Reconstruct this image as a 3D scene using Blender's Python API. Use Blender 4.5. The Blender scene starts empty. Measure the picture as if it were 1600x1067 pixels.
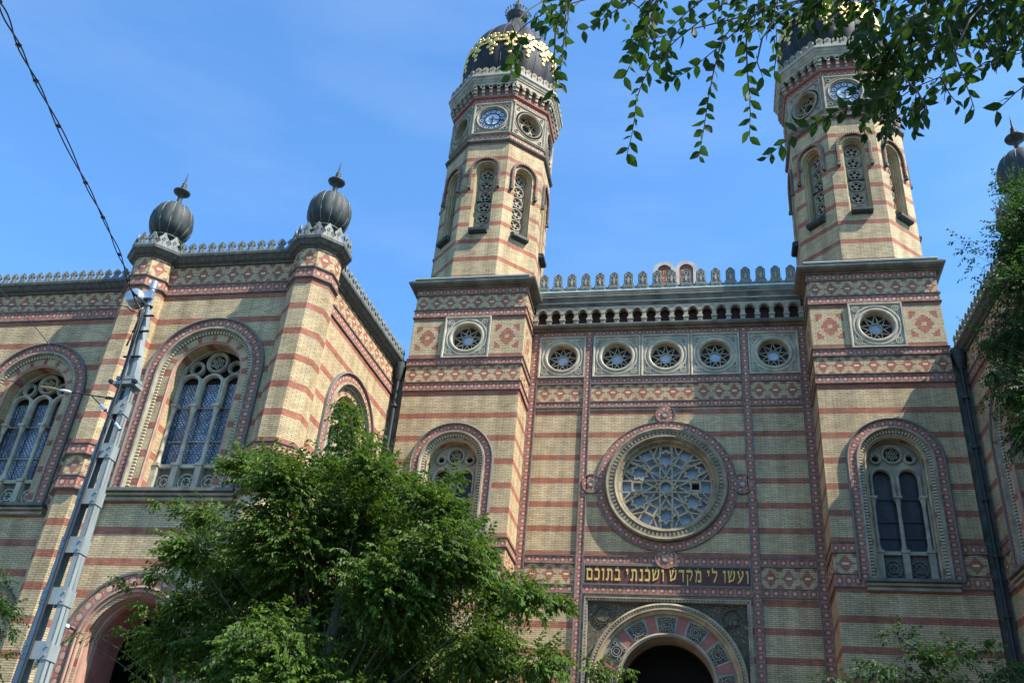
import bpy, math, random
import numpy as np
from math import sin, cos, pi, radians, sqrt, atan2, hypot
from mathutils import Vector, Matrix
from mathutils.geometry import tessellate_polygon

S = bpy.context.scene
# ------------------------------------------------------------------ camera
PITCH, ROLL, YAW = 0.53974, 0.09348, -0.23332
fw = Vector((sin(YAW)*cos(PITCH), cos(YAW)*cos(PITCH), sin(PITCH)))
rt = Vector((cos(YAW), -sin(YAW), 0)); up = rt.cross(fw)
rt2 = cos(ROLL)*rt + sin(ROLL)*up; up2 = -sin(ROLL)*rt + cos(ROLL)*up
cd = bpy.data.cameras.new('camera'); cam = bpy.data.objects.new('camera', cd); S.collection.objects.link(cam)
cam.matrix_world = Matrix(((rt2.x, up2.x, -fw.x, 1.526), (rt2.y, up2.y, -fw.y, -31.357), (rt2.z, up2.z, -fw.z, 1.6), (0, 0, 0, 1)))
cd.sensor_width = 36; cd.lens = 36*1480/1600; cd.clip_start = .05; cd.clip_end = 3000
S.camera = cam
# ------------------------------------------------------------------ sky, sun, exposure
SUN = Vector((2.9, -1.0, 3.86)).normalized()          # towards the sun
W = bpy.data.worlds.new('World'); S.world = W; W.use_nodes = True
wn = W.node_tree.nodes; wl = W.node_tree.links; wn.clear()
sky = wn.new('ShaderNodeTexSky'); sky.sky_type = 'NISHITA'; sky.sun_disc = False
sky.sun_elevation = math.asin(SUN.z); sky.sun_rotation = atan2(SUN.x, SUN.y)
sky.air_density = 1.0; sky.dust_density = 0.8; sky.ozone_density = 2.2; sky.altitude = 100
bgn = wn.new('ShaderNodeBackground'); bgn.inputs[1].default_value = 0.10
wo = wn.new('ShaderNodeOutputWorld')
tc = wn.new('ShaderNodeTexCoord'); mp = wn.new('ShaderNodeMapping'); mp.inputs['Scale'].default_value = (1.2, 1.2, 5.0)
mp.inputs['Rotation'].default_value = (0.15, 0.1, 0.3)
cn = wn.new('ShaderNodeTexNoise'); cn.inputs['Scale'].default_value = 2.2; cn.inputs['Detail'].default_value = 7; cn.inputs['Roughness'].default_value = .55
cr = wn.new('ShaderNodeValToRGB'); cr.color_ramp.elements[0].position = .48; cr.color_ramp.elements[1].position = .9
cr.color_ramp.elements[1].color = (.14, .14, .14, 1)
mx = wn.new('ShaderNodeMix'); mx.data_type = 'RGBA'; mx.inputs[7].default_value = (5.5, 6.2, 7.2, 1)
wl.new(tc.outputs['Generated'], mp.inputs[0]); wl.new(mp.outputs[0], cn.inputs[0]); wl.new(cn.outputs[0], cr.inputs[0])
wl.new(cr.outputs[0], mx.inputs[0]); tnt = wn.new('ShaderNodeMix'); tnt.data_type = 'RGBA'; tnt.blend_type = 'MULTIPLY'; tnt.inputs[0].default_value = 1; tnt.inputs[7].default_value = (.92, 1.47, 1.84, 1)
wl.new(sky.outputs[0], tnt.inputs[6]); wl.new(tnt.outputs[2], mx.inputs[6]); wl.new(mx.outputs[2], bgn.inputs[0]); wl.new(bgn.outputs[0], wo.inputs[0])
sl = bpy.data.lights.new('sun', 'SUN'); sl.energy = 5.0; sl.angle = radians(.5); sl.color = (1, .95, .86)
so = bpy.data.objects.new('sun', sl); S.collection.objects.link(so); so.rotation_euler = SUN.to_track_quat('Z', 'Y').to_euler()
so.location = (30, -30, 60)
vs = S.view_settings; vs.view_transform = 'Standard'; vs.look = 'None'; vs.gamma = 1; vs.exposure = 0.95
try: vs.use_curve_mapping = False
except Exception: pass

# ------------------------------------------------------------------ object helpers
def link(o, parent=None):
    S.collection.objects.link(o)
    if parent: o.parent = parent
    return o
def tag(o, label=None, cat=None, group=None, kind=None):
    if label: o['label'] = label
    if cat: o['category'] = cat
    if group: o['group'] = group
    if kind: o['kind'] = kind
    return o
def empty(name, loc=(0, 0, 0)):
    o = bpy.data.objects.new(name, None); o.location = loc; o.empty_display_size = .3
    return link(o)

# ------------------------------------------------------------------ node expression helper
class X:
    def __init__(s, nt, sock): s.nt = nt; s.k = sock
    def _m(s, op, *a, clamp=False):
        n = s.nt.nodes.new('ShaderNodeMath'); n.operation = op; n.use_clamp = clamp
        for i, q in enumerate((s,)+a):
            if isinstance(q, X): s.nt.links.new(q.k, n.inputs[i])
            else: n.inputs[i].default_value = q
        return X(s.nt, n.outputs[0])
    def __add__(s, o): return s._m('ADD', o)
    def __radd__(s, o): return s._m('ADD', o)
    def __sub__(s, o): return s._m('SUBTRACT', o)
    def __rsub__(s, o): return (s*-1)+o
    def __mul__(s, o): return s._m('MULTIPLY', o)
    def __rmul__(s, o): return s._m('MULTIPLY', o)
    def __truediv__(s, o): return s._m('DIVIDE', o)
    def abs(s): return s._m('ABSOLUTE')
    def fract(s): return s._m('FRACT')
    def floor(s): return s._m('FLOOR')
    def lt(s, o): return s._m('LESS_THAN', o)
    def gt(s, o): return s._m('GREATER_THAN', o)
    def max(s, o): return s._m('MAXIMUM', o)
    def min(s, o): return s._m('MINIMUM', o)
    def pow(s, o): return s._m('POWER', o)
    def clamp(s): return s._m('ADD', 0.0, clamp=True)
    def sin(s): return s._m('SINE')
    def atan2(s, o): return s._m('ARCTAN2', o)

class Mat:
    def __init__(s, name, rough=.8, metal=0, spec=.3):
        s.m = bpy.data.materials.new(name); s.m.use_nodes = True; s.nt = s.m.node_tree
        s.b = s.nt.nodes['Principled BSDF']; s.b.inputs['Roughness'].default_value = rough
        s.b.inputs['Metallic'].default_value = metal; s.b.inputs['Specular IOR Level'].default_value = spec
    def node(s, t, **kw):
        n = s.nt.nodes.new('ShaderNode'+t)
        for k, v in kw.items():
            if k in n.inputs: n.inputs[k].default_value = v
            else: setattr(n, k, v)
        return n
    def l(s, a, b): s.nt.links.new(a.k if isinstance(a, X) else a, b)
    def uv(s):
        if not hasattr(s, '_uv'):
            t = s.node('TexCoord'); q = s.node('SeparateXYZ'); s.l(t.outputs['UV'], q.inputs[0]); s._t = t; s._uv = (X(s.nt, q.outputs[0]), X(s.nt, q.outputs[1]))
        return s._uv
    def vec(s, x, y):
        c = s.node('CombineXYZ')
        for i, q in enumerate((x, y)):
            if isinstance(q, X): s.l(q, c.inputs[i])
            else: c.inputs[i].default_value = q
        return c.outputs[0]
    def noise(s, scale, detail=4, rough=.55, vec=None, obj=True):
        n = s.node('TexNoise', Scale=scale, Detail=detail, Roughness=rough)
        if vec is None:
            g = s.node('NewGeometry'); vec = g.outputs['Position']
        s.l(vec, n.inputs['Vector']); return X(s.nt, n.outputs[0])
    def mix(s, f, a, b, mode='MIX'):
        n = s.node('Mix', data_type='RGBA', blend_type=mode)
        for i, q in ((0, f), (6, a), (7, b)):
            if isinstance(q, X): s.l(q, n.inputs[i])
            elif hasattr(q, 'is_output'): s.l(q, n.inputs[i])
            else: n.inputs[i].default_value = (q if i == 0 else (*q, 1) if len(q) == 3 else q)
        return n.outputs[2]
    def ramp(s, f, stops):
        n = s.node('ValToRGB'); e = n.color_ramp.elements
        while len(e) < len(stops): e.new(.5)
        for el, (p, c) in zip(e, stops): el.position = p; el.color = (*c, 1) if len(c) == 3 else c
        s.l(f, n.inputs[0]); return n.outputs[0]
    def out(s, col, bump=None, strength=.5, dist=.02, rough=None):
        if hasattr(col, 'is_output'): s.l(col, s.b.inputs['Base Color'])
        else: s.b.inputs['Base Color'].default_value = (*col, 1)
        if bump is not None:
            n = s.node('Bump', Strength=strength, Distance=dist); s.l(bump, n.inputs['Height']); s.l(n.outputs[0], s.b.inputs['Normal'])
        if rough is not None: s.l(rough, s.b.inputs['Roughness'])
        return s.m

YEL1, YEL2, MORT = (.56, .405, .215), (.38, .27, .142), (.15, .115, .075)
RED1, RED2, RMORT = (.38, .135, .075), (.27, .09, .052), (.18, .08, .052)
CREAM = (.52, .34, .22)
BW, RH = .26, .06807        # brick length and course height
def brick(M, vec, c1, c2, mo):
    n = M.node('TexBrick', Scale=1.0, offset=.5); n.inputs['Color1'].default_value = (*c1, 1); n.inputs['Color2'].default_value = (*c2, 1)
    n.inputs['Mortar'].default_value = (*mo, 1); n.inputs['Mortar Size'].default_value = .0095; n.inputs['Mortar Smooth'].default_value = .15
    n.inputs['Bias'].default_value = -.2; n.inputs['Brick Width'].default_value = BW; n.inputs['Row Height'].default_value = RH
    M.l(vec, n.inputs['Vector']); return n
def weather(M, col, amt=.5):
    a = M.noise(.55, 5, .6); b = M.noise(3.2, 5, .65)
    t = M.node('NewGeometry'); mpn = M.node('Mapping'); mpn.inputs['Scale'].default_value = (1.6, 1.6, .22); M.l(t.outputs['Position'], mpn.inputs[0])
    c = M.noise(1.4, 5, .6, vec=mpn.outputs[0])
    f = ((a-.5)*1.3+(b-.5)*1.1+(c-.5)*2.2)*amt+1.0
    f = f.max(.45).min(1.35)
    n = M.node('Mix', data_type='RGBA', blend_type='MULTIPLY'); n.inputs[0].default_value = 1
    M.l(col, n.inputs[6]); M.l(f, n.inputs[7])
    # sooty tint in patches
    g = ((M.noise(1.1, 6, .7)-.54)*5).clamp()*.5
    return M.mix(g, n.outputs[2], (.20, .18, .145))
def brick_two(M, uvx, uvy, mask, wob=True):
    vec = M.vec(uvx, uvy)
    y = brick(M, vec, YEL1, YEL2, MORT); r = brick(M, vec, RED1, RED2, RMORT)
    # brick scale colour drift
    t = M.noise(2.0, 3, .6)
    yy = M.mix((t-.35).max(0).min(.4), y.outputs[0], (.43, .335, .185))
    col = M.mix(mask, yy, r.outputs[0])
    return col, X(M.nt, y.outputs['Fac'])
def mat_brick():
    M = Mat('banded_brick', .85); u, v = M.uv()
    d = ((v-17.65)/.953+.5).fract()-.5
    mask = (d.abs()*.953).lt(.112)
    col, f = brick_two(M, u, v, mask)
    return M.out(weather(M, col, .62), f*-1, .45, .015)
def mat_plain(name, red=False):
    M = Mat(name, .85); u, v = M.uv()
    col, f = brick_two(M, u, v, 1.0 if red else 0.0)
    return M.out(weather(M, col, .6), f*-1, .45, .015)
def mat_diamonds():      # frieze: uv.x counts diamonds, uv.y counts 0..1 over the height, 11 courses
    M = Mat('diamond_frieze_brick', .85); u, v = M.uv()
    vr = ((v*11).floor()+.5)/11
    ur = ((u*14).floor()+.5)/14
    a = ur.fract()-.5; b = vr-.5
    d1 = (a.abs()*.95+b.abs()*.95).lt(.385)
    hole = (a.abs().lt(.12))*(b.abs().lt(.05))
    a2 = (ur+.5).fract()-.5
    d2 = (a2.abs()+(b.abs()-.5).abs()*1.3).lt(.29)
    mask = (d1-hole).max(d2).clamp()
    col, f = brick_two(M, u*.56, v*.749, mask)
    lit = M.mix(hole, col, (.62, .52, .34))
    return M.out(weather(M, lit, .4), f*-1, .35, .012)
def mat_bigdiamond():    # uv 0..1 square
    M = Mat('diamond_panel_brick', .85); u, v = M.uv()
    vr = ((v*20).floor()+.5)/20
    a = (((u*16).floor()+.5)/16-.5).abs(); b = (vr-.5).abs()
    dia = (a+b).lt(.285)
    hole = a.lt(.05)*b.lt(.03)
    cor = (a+b).gt(.49)*a.lt(.37)*b.lt(.37)
    mask = (dia-hole).max(cor).clamp()
    col, f = brick_two(M, u*1.35, v*1.361, mask)
    return M.out(weather(M, col, .4), f*-1, .35, .012)
def mat_circles(name='roundel_tiles', star=False):     # uv.x counts roundels, uv.y 0..1
    M = Mat(name, .75); u, v = M.uv()
    a = u.fract()-.5; b = (v-.5)*1.0
    r = (a*a+b*b).pow(.5)
    th = b.atan2(a)
    pet = ((th*8).sin()*.035)
    core = ((r+pet).lt(.19 if not star else .27))
    ring = r.gt(.19)*r.lt(.37)
    a2 = (u+.5).fract()-.5
    tri = ((a2.abs()*1.2+(b.abs()-.5).abs()*1.0).lt(.26))
    jo = (a2.abs()+b.abs()).lt(.09)
    base = M.mix(ring, (.33, .115, .078), (.19, .058, .042))
    c = M.mix(core, base, CREAM)
    c = M.mix(tri, c, (.38, .215, .15))
    c = M.mix(jo, c, (.5, .30, .2))
    h = core*1.0+ring*-.5
    nz = M.noise(9, 3, .6); c = M.mix((nz-.3).max(0).min(.45), c, (.36, .20, .14))
    return M.out(weather(M, c, .5), h, .5, .02)
def mat_stone(name, c1, c2, sc=2.5, rough=.85, bump=.4, fine=30):
    M = Mat(name, rough); a = M.noise(sc, 7, .62); b = M.noise(fine, 4, .6)
    c = M.ramp(a, [(.33, c2), (.62, c1)])
    c = M.mix((b-.45).clamp()*.6, c, tuple(x*.55 for x in c1))
    return M.out(c, b+a, bump, .01)
def mat_rope(name, c1, c2, freq):   # ticks along uv.x (metres)
    M = Mat(name, .8); u, v = M.uv()
    t = (u*freq).fract().lt(.42)
    c = M.mix(t, c1, c2)
    n = M.noise(3, 5, .6); c = M.mix((n-.35).clamp()*.5, c, tuple(x*.5 for x in c1))
    return M.out(c, t*-1, .8, .02)
def mat_metal(name, c1, c2, rough=.5, metal=.0, sc=3, streak=True):
    M = Mat(name, rough, metal, .28)
    t = M.node('NewGeometry'); mpn = M.node('Mapping'); mpn.inputs['Scale'].default_value = (3, 3, .6) if streak else (1, 1, 1); M.l(t.outputs['Position'], mpn.inputs[0])
    a = M.noise(sc, 6, .65, vec=mpn.outputs[0]); b = M.noise(25, 3, .6)
    c = M.ramp(a, [(.3, c1), (.68, c2)])
    rr = (b-.5)*.35+rough
    return M.out(c, b, .15, .01, rough=rr)
def mat_glass(name, c1, c2, pat='lead', su=6., sv=10.):
    M = Mat(name, .32 if pat == 'lead' else .5, 0, .4 if pat == 'lead' else .25); u, v = M.uv()
    if pat == 'lead':     # interlaced oval leaded panes
        a = (u*su).fract()-.5; row = (v*sv).floor(); sh = (row*.5).fract()
        a = (u*su+sh).fract()-.5; b = (v*sv).fract()-.5
        r = (a*a*1.2+b*b*1.0).pow(.5)
        pane = r.lt(.42)
        edge = r.gt(.40)*r.lt(.5)
        n = M.noise(.9, 3, .5); n2 = M.noise(11, 2, .6)
        lc = M.ramp(n2*.6+n*.55, [(.42, tuple(x*.35 for x in c2)), (.56, c2), (.70, c1)])
        c = M.mix(pane, (.05, .055, .07), lc)
        c = M.mix(edge*.0, c, (.1, .1, .1))
        return M.out(c, pane, .4, .01)
    n = M.noise(1.3, 3, .5); n2 = M.noise(9, 3, .6)
    c = M.ramp(n*.6+n2*.4, [(.35, c2), (.62, c1)])
    return M.out(c, n2, .2, .01)
def mat_carved(name, c1, c2, sc=5.):
    M = Mat(name, .85); u, v = M.uv()
    n = M.node('TexNoise', Scale=sc*.9, Detail=1.5, Distortion=2.2); g = M.node('NewGeometry'); M.l(g.outputs['Position'], n.inputs['Vector'])
    q = X(M.nt, n.outputs[0]); w = ((q*9).fract()-.5).abs()
    t = (w*5-.7).clamp()
    c = M.mix(t, c2, c1)
    n3 = M.noise(2.2, 5, .6); c = M.mix((n3-.4).clamp()*.7, c, tuple(x*.45 for x in c1))
    return M.out(c, t, .9, .03)
def flat(name, c, rough=.6, metal=0., spec=.4, bumpy=0):
    M = Mat(name, rough, metal, spec); n = M.noise(6, 5, .6)
    col = M.ramp(n, [(.3, tuple(x*.78 for x in c)), (.7, tuple(min(1, x*1.12) for x in c))])
    return M.out(col, n if bumpy else None, bumpy or .1, .01)
m_brick = mat_brick(); m_yel = mat_plain('yellow_brick'); m_red = mat_plain('red_brick', True)
m_dia = mat_diamonds(); m_bdia = mat_bigdiamond(); m_circ = mat_circles(); m_circ2 = mat_circles('roundel_tiles_large', True)
m_stone = mat_stone('grey_stone', (.37, .31, .22), (.20, .168, .12))
m_soot2 = mat_stone('weathered_cornice_stone', (.185, .160, .12), (.075, .065, .05), 1.6)
m_pale = mat_stone('pale_stone', (.41, .345, .245), (.235, .198, .14))
m_white = mat_stone('white_stone', (.60, .57, .50), (.42, .40, .35))
m_dark = mat_stone('sooty_and_shaded_stone', (.17, .16, .13), (.075, .072, .062))  # sooty trim; also paints shade in recesses
m_buff = mat_stone('buff_stone', (.43, .335, .205), (.25, .195, .12))
m_cornz = mat_metal('cornice_sheet_metal', (.040, .038, .032), (.125, .12, .098), .6)
m_frame = mat_stone('frame_stone', (.49, .42, .30), (.29, .25, .18))
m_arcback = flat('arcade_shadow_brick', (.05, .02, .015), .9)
m_ring = mat_stone('rose_ring_stone', (.30, .245, .155), (.155, .125, .08))
m_pink = mat_stone('salmon_stone', (.47, .27, .19), (.33, .19, .14))
m_rope = mat_rope('rope_moulding', (.26, .24, .20), (.08, .075, .065), 24.)
m_bead = mat_rope('bead_trim', (.20, .19, .165), (.105, .10, .09), 18.)
m_dent = mat_rope('dentil_brick', (.52, .44, .28), (.06, .05, .04), 9.)
m_zinc = mat_metal('weathered_zinc', (.020, .023, .021), (.060, .068, .061), .62)
m_zlead = mat_metal('crest_zinc', (.10, .105, .09), (.25, .255, .22), .6)
m_patina = mat_metal('patina_copper', (.30, .37, .32), (.47, .53, .47), .65)
m_slate = mat_metal('dome_slate', (.009, .008, .009), (.028, .025, .026), .62)
m_gold = flat('gilding', (.95, .62, .20), .42, .9)
m_goldp = flat('gold_paint', (.66, .44, .10), .5, .3)
m_maroon = flat('maroon_board', (.11, .030, .022), .65)
m_glassL = mat_glass('leaded_glass', (.45, .49, .54), (.19, .215, .26), 'lead', 8.0, 12.0)
m_glassD = mat_glass('dusty_glass', (.05, .046, .05), (.018, .017, .02), 'plain')
m_glassR = mat_glass('rose_glass', (.44, .50, .58), (.26, .31, .38), 'plain')  # pale tones paint in the reflected sky
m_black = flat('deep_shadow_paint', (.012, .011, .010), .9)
m_dimb = mat_plain('porch_brick'); m_wood = flat('dark_wood', (.05, .03, .02), .6)
m_carve = mat_carved('carved_stone', (.27, .25, .20), (.03, .028, .022), 4.5)
m_carvd = mat_carved('carved_dark_stone', (.24, .185, .115), (.06, .05, .035), 4.5)
m_redst = mat_stone('red_stone', (.38, .145, .11), (.26, .10, .08))
m_clock = flat('clock_glass', (.33, .43, .55), .25); m_clock2 = flat('clock_centre', (.50, .56, .62), .25)
m_iron = flat('dark_iron', (.03, .03, .034), .5, .3)
m_wpaint = flat('white_enamel', (.75, .76, .76), .35)
# ------------------------------------------------------------------ mesh builder
class Frame:
    def __init__(s, ox, oy, ex, ey, nx=None, ny=None):
        s.o = (ox, oy); s.e = (ex, ey); s.n = (ey, -ex) if nx is None else (nx, ny)
    def p(s, u, v, n=0.):
        return (s.o[0]+u*s.e[0]+n*s.n[0], s.o[1]+u*s.e[1]+n*s.n[1], v)
    def mir(s): return Frame(-s.o[0], s.o[1], -s.e[0], s.e[1], -s.n[0], s.n[1])
    def mat(s, u=0., v=0., n=0.):
        q = s.p(u, v, n); r = atan2(s.n[0], -s.n[1])
        return Matrix.Translation(q) @ Matrix.Rotation(r, 4, 'Z')
F0 = Frame(0, 0, 1, 0)

class MB:
    def __init__(s): s.v = []; s.f = []; s.uv = []; s.mi = []; s.mats = []; s.sm = []
    def midx(s, m):
        if m not in s.mats: s.mats.append(m)
        return s.mats.index(m)
    def face(s, pts, uvs, m, smooth=False):
        i = len(s.v); s.v += pts; s.f.append(tuple(range(i, i+len(pts)))); s.uv += uvs; s.mi.append(s.midx(m)); s.sm.append(smooth)
    def grid(s, rows, m, uvf=None, closed_u=False, smooth=True):
        """rows: list of lists of points, shared vertices"""
        i0 = len(s.v); R = len(rows); C = len(rows[0])
        for r in rows: s.v += r
        k = s.midx(m)
        for a in range(R-1):
            for b in range(C-(0 if closed_u else 1)):
                b2 = (b+1) % C
                s.f.append((i0+a*C+b, i0+a*C+b2, i0+(a+1)*C+b2, i0+(a+1)*C+b))
                if uvf: s.uv += [uvf(a, b), uvf(a, b+1), uvf(a+1, b+1), uvf(a+1, b)]
                else: s.uv += [(b, a), (b+1, a), (b+1, a+1), (b, a+1)]
                s.mi.append(k); s.sm.append(smooth)
    def build(s, name, parent=None, mw=None):
        me = bpy.data.meshes.new(name); me.from_pydata(s.v, [], s.f)
        for m in s.mats: me.materials.append(m)
        ul = me.uv_layers.new(name='UVMap'); ul.data.foreach_set('uv', np.array(s.uv, dtype=np.float32).ravel())
        me.polygons.foreach_set('material_index', s.mi); me.polygons.foreach_set('use_smooth', s.sm); me.update()
        o = bpy.data.objects.new(name, me); link(o, parent)
        if mw is not None: o.matrix_local = mw
        return o
    # --- shapes in a wall frame
    def rect(s, F, u0, u1, v0, v1, n, m, dv=0., uv=None):
        U = uv or (lambda u, v: (u, v+dv))
        s.face([F.p(u0, v0, n), F.p(u1, v0, n), F.p(u1, v1, n), F.p(u0, v1, n)], [U(u0, v0), U(u1, v0), U(u1, v1), U(u0, v1)], m)
    def prect(s, F, u0, u1, v0, v1, n, m, cu=1.):    # pattern strip: u counts, v 0..1
        k = max(1, round((u1-u0)/cu)); s.rect(F, u0, u1, v0, v1, n, m, uv=lambda u, v: ((u-u0)/(u1-u0)*k, (v-v0)/(v1-v0)))
    def box(s, F, u0, u1, v0, v1, n0, n1, m, dv=0.):
        P = F.p
        s.face([P(u0, v0, n1), P(u1, v0, n1), P(u1, v1, n1), P(u0, v1, n1)], [(u0, v0+dv), (u1, v0+dv), (u1, v1+dv), (u0, v1+dv)], m)
        s.face([P(u0, v0, n0), P(u1, v0, n0), P(u1, v1, n0), P(u0, v1, n0)], [(u0, v0+dv), (u1, v0+dv), (u1, v1+dv), (u0, v1+dv)], m)
        for u in (u0, u1):
            s.face([P(u, v0, n0), P(u, v0, n1), P(u, v1, n1), P(u, v1, n0)], [(n0, v0+dv), (n1, v0+dv), (n1, v1+dv), (n0, v1+dv)], m)
        for v in (v0, v1):
            s.face([P(u0, v, n0), P(u1, v, n0), P(u1, v, n1), P(u0, v, n1)], [(u0, n0), (u1, n0), (u1, n1), (u0, n1)], m)
    def room(s, F, u0, u1, v0, v1, n0, n1, m):    # box without its front face
        k = len(s.f); s.box(F, u0, u1, v0, v1, n0, n1, m)
        vs_ = s.f.pop(k); del s.uv[len(s.uv)-24:len(s.uv)-20]; s.mi.pop(k); s.sm.pop(k)
    def prism(s, F, poly, n0, n1, m, back=False):
        c = len(poly); P = F.p
        s.face([P(u, v, n1) for u, v in poly], [(u, v) for u, v in poly], m)
        if back: s.face([P(u, v, n0) for u, v in poly], [(u, v) for u, v in poly], m)
        L = 0
        for i in range(c):
            a, b = poly[i], poly[(i+1) % c]; d = hypot(b[0]-a[0], b[1]-a[1])
            s.face([P(*a, n0), P(*b, n0), P(*b, n1), P(*a, n1)], [(L, n0), (L+d, n0), (L+d, n1), (L, n1)], m); L += d
    def holes(s, F, outer, hs, n, m, dv=0.):
        loops = [outer]+hs; pts = [q for l in loops for q in l]
        for t in tessellate_polygon([[Vector((u, v, 0)) for u, v in l] for l in loops]):
            q = [pts[i] for i in t]
            if abs((q[1][0]-q[0][0])*(q[2][1]-q[0][1])-(q[2][0]-q[0][0])*(q[1][1]-q[0][1])) < 1e-9: continue
            s.face([F.p(u, v, n) for u, v in q], [(u, v+dv) for u, v in q], m)
    def reveal(s, F, loop, n0, n1, m, closed=True, dv=0., vert=True):
        c = len(loop); L = 0
        for i in range(c if closed else c-1):
            a, b = loop[i], loop[(i+1) % c]; d = hypot(b[0]-a[0], b[1]-a[1])
            if vert and abs(a[0]-b[0]) < 1e-6: uv = [(n0, a[1]+dv), (n0, b[1]+dv), (n1, b[1]+dv), (n1, a[1]+dv)]
            else: uv = [(n0, L), (n0, L+d), (n1, L+d), (n1, L)]
            s.face([F.p(*a, n0), F.p(*b, n0), F.p(*b, n1), F.p(*a, n1)], uv, m); L += d
    def sweep(s, F, path, prof, m, closed=False, ku=1., count=None, smooth=False):
        """path in wall plane [(u,v)], prof [(off,n)], off to the left of travel; uv = (len*ku, i/(len(prof)-1))"""
        n = len(path); L = [0.]; offs = []
        for i in range(n if closed else n-1):
            a, b = path[i], path[(i+1) % n]; L.append(L[-1]+hypot(b[0]-a[0], b[1]-a[1]))
        if count: ku = count/L[-1]
        for i in range(n):
            if closed or 0 < i < n-1: a, b, c = path[i-1], path[i], path[(i+1) % n]
            elif i == 0: a, b, c = (2*path[0][0]-path[1][0], 2*path[0][1]-path[1][1]), path[0], path[1]
            else: a, b, c = path[-2], path[-1], (2*path[-1][0]-path[-2][0], 2*path[-1][1]-path[-2][1])
            d1 = (b[0]-a[0], b[1]-a[1]); l1 = hypot(*d1) or 1; d2 = (c[0]-b[0], c[1]-b[1]); l2 = hypot(*d2) or 1
            n1 = (-d1[1]/l1, d1[0]/l1); n2 = (-d2[1]/l2, d2[0]/l2); mx_, my_ = n1[0]+n2[0], n1[1]+n2[1]; q = mx_*mx_+my_*my_
            k = 2/q if q > 1e-6 else 1; k = min(k, 4)
            offs.append((mx_*k, my_*k))
        rows = []
        for (off, nn) in prof:
            rows.append([F.p(path[i][0]+offs[i][0]*off, path[i][1]+offs[i][1]*off, nn) for i in range(n)])
        K = len(prof)-1
        s.grid(rows, m, uvf=lambda a, b: (L[b]*ku, a/K), closed_u=closed, smooth=smooth)
    def hsweep(s, path, prof, m, closed=False, ku=1., vz=True, uvfun=None, dv=0.):
        """path in plan [(x,y)] , prof [(out,z)], out to the RIGHT of travel (outside when walls run left to right seen from outside)"""
        n = len(path); L = [0.]; offs = []
        for i in range(n if closed else n-1):
            a, b = path[i], path[(i+1) % n]; L.append(L[-1]+hypot(b[0]-a[0], b[1]-a[1]))
        for i in range(n):
            if closed or 0 < i < n-1: a, b, c = path[i-1], path[i], path[(i+1) % n]
            elif i == 0: a, b, c = (2*path[0][0]-path[1][0], 2*path[0][1]-path[1][1]), path[0], path[1]
            else: a, b, c = path[-2], path[-1], (2*path[-1][0]-path[-2][0], 2*path[-1][1]-path[-2][1])
            d1 = (b[0]-a[0], b[1]-a[1]); l1 = hypot(*d1) or 1; d2 = (c[0]-b[0], c[1]-b[1]); l2 = hypot(*d2) or 1
            n1 = (d1[1]/l1, -d1[0]/l1); n2 = (d2[1]/l2, -d2[0]/l2); mx_, my_ = n1[0]+n2[0], n1[1]+n2[1]; q = mx_*mx_+my_*my_
            k = 2/q if q > 1e-6 else 1
            offs.append((mx_*k, my_*k))
        # one strip per profile segment so every segment is flat shaded
        for j in range(len(prof)-1):
            rows = [[(path[i][0]+offs[i][0]*o, path[i][1]+offs[i][1]*o, z) for i in range(n)] for o, z in prof[j:j+2]]
            if uvfun: f = lambda a, b: uvfun(L[b], a, b)
            else: f = lambda a, b: (L[b]*ku, (prof[j+a][1]+dv) if vz else a)
            s.grid(rows, m, uvf=f, closed_u=closed, smooth=False)
    def lathe(s, cx, cy, prof, m, seg=32, ku=1., a0=0., smooth=True, a1=None, rfun=None):
        full = a1 is None; a1 = a0+2*pi if full else a1
        rows = []
        for r, z in prof:
            row = []
            for i in range(seg if full else seg+1):
                a = a0+(a1-a0)*i/seg; rr = r*(rfun(a) if rfun else 1)
                row.append((cx+rr*cos(a), cy+rr*sin(a), z))
            rows.append(row)
        Ls = [0.]
        for i in range(1, len(prof)): Ls.append(Ls[-1]+hypot(prof[i][0]-prof[i-1][0], prof[i][1]-prof[i-1][1]))
        s.grid(rows, m, uvf=lambda a, b: (b/seg*ku, Ls[a]), closed_u=full, smooth=smooth)
    def tube(s, pts, rad, m, seg=6, cap=True):
        pts = [Vector(p) for p in pts]; n = len(pts)
        rads = rad if isinstance(rad, (list, tuple)) else [rad]*n
        rows = []; ref = None
        for i in range(n):
            t = (pts[min(i+1, n-1)]-pts[max(i-1, 0)]).normalized()
            if ref is None: ref = Vector((0, 0, 1)) if abs(t.z) < .9 else Vector((1, 0, 0))
            a = t.cross(ref).normalized(); b = t.cross(a).normalized(); ref = -b if False else ref
            rows.append([tuple(pts[i]+rads[i]*(cos(2*pi*k/seg)*a+sin(2*pi*k/seg)*b)) for k in range(seg)])
        s.grid(rows, m, closed_u=True, smooth=True)
        if cap:
            for r in (rows[0], rows[-1]): s.face(list(r), [(0, 0)]*seg, m)
    def obox(s, c, ax, hs, m):    # oriented box: centre, 3 axes, half sizes
        c = Vector(c); A = [Vector(a).normalized()*h for a, h in zip(ax, hs)]
        P = lambda i, j, k: tuple(c+A[0]*i+A[1]*j+A[2]*k)
        for (i, j, k) in ((0, 1, 2), (1, 2, 0), (2, 0, 1)):
            for sg in (-1, 1):
                q = []
                for x, y in ((-1, -1), (1, -1), (1, 1), (-1, 1)):
                    t = [0, 0, 0]; t[i] = sg; t[j] = x; t[k] = y; q.append(P(*t))
                s.face(q, [(0, 0), (1, 0), (1, 1), (0, 1)], m)
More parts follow.
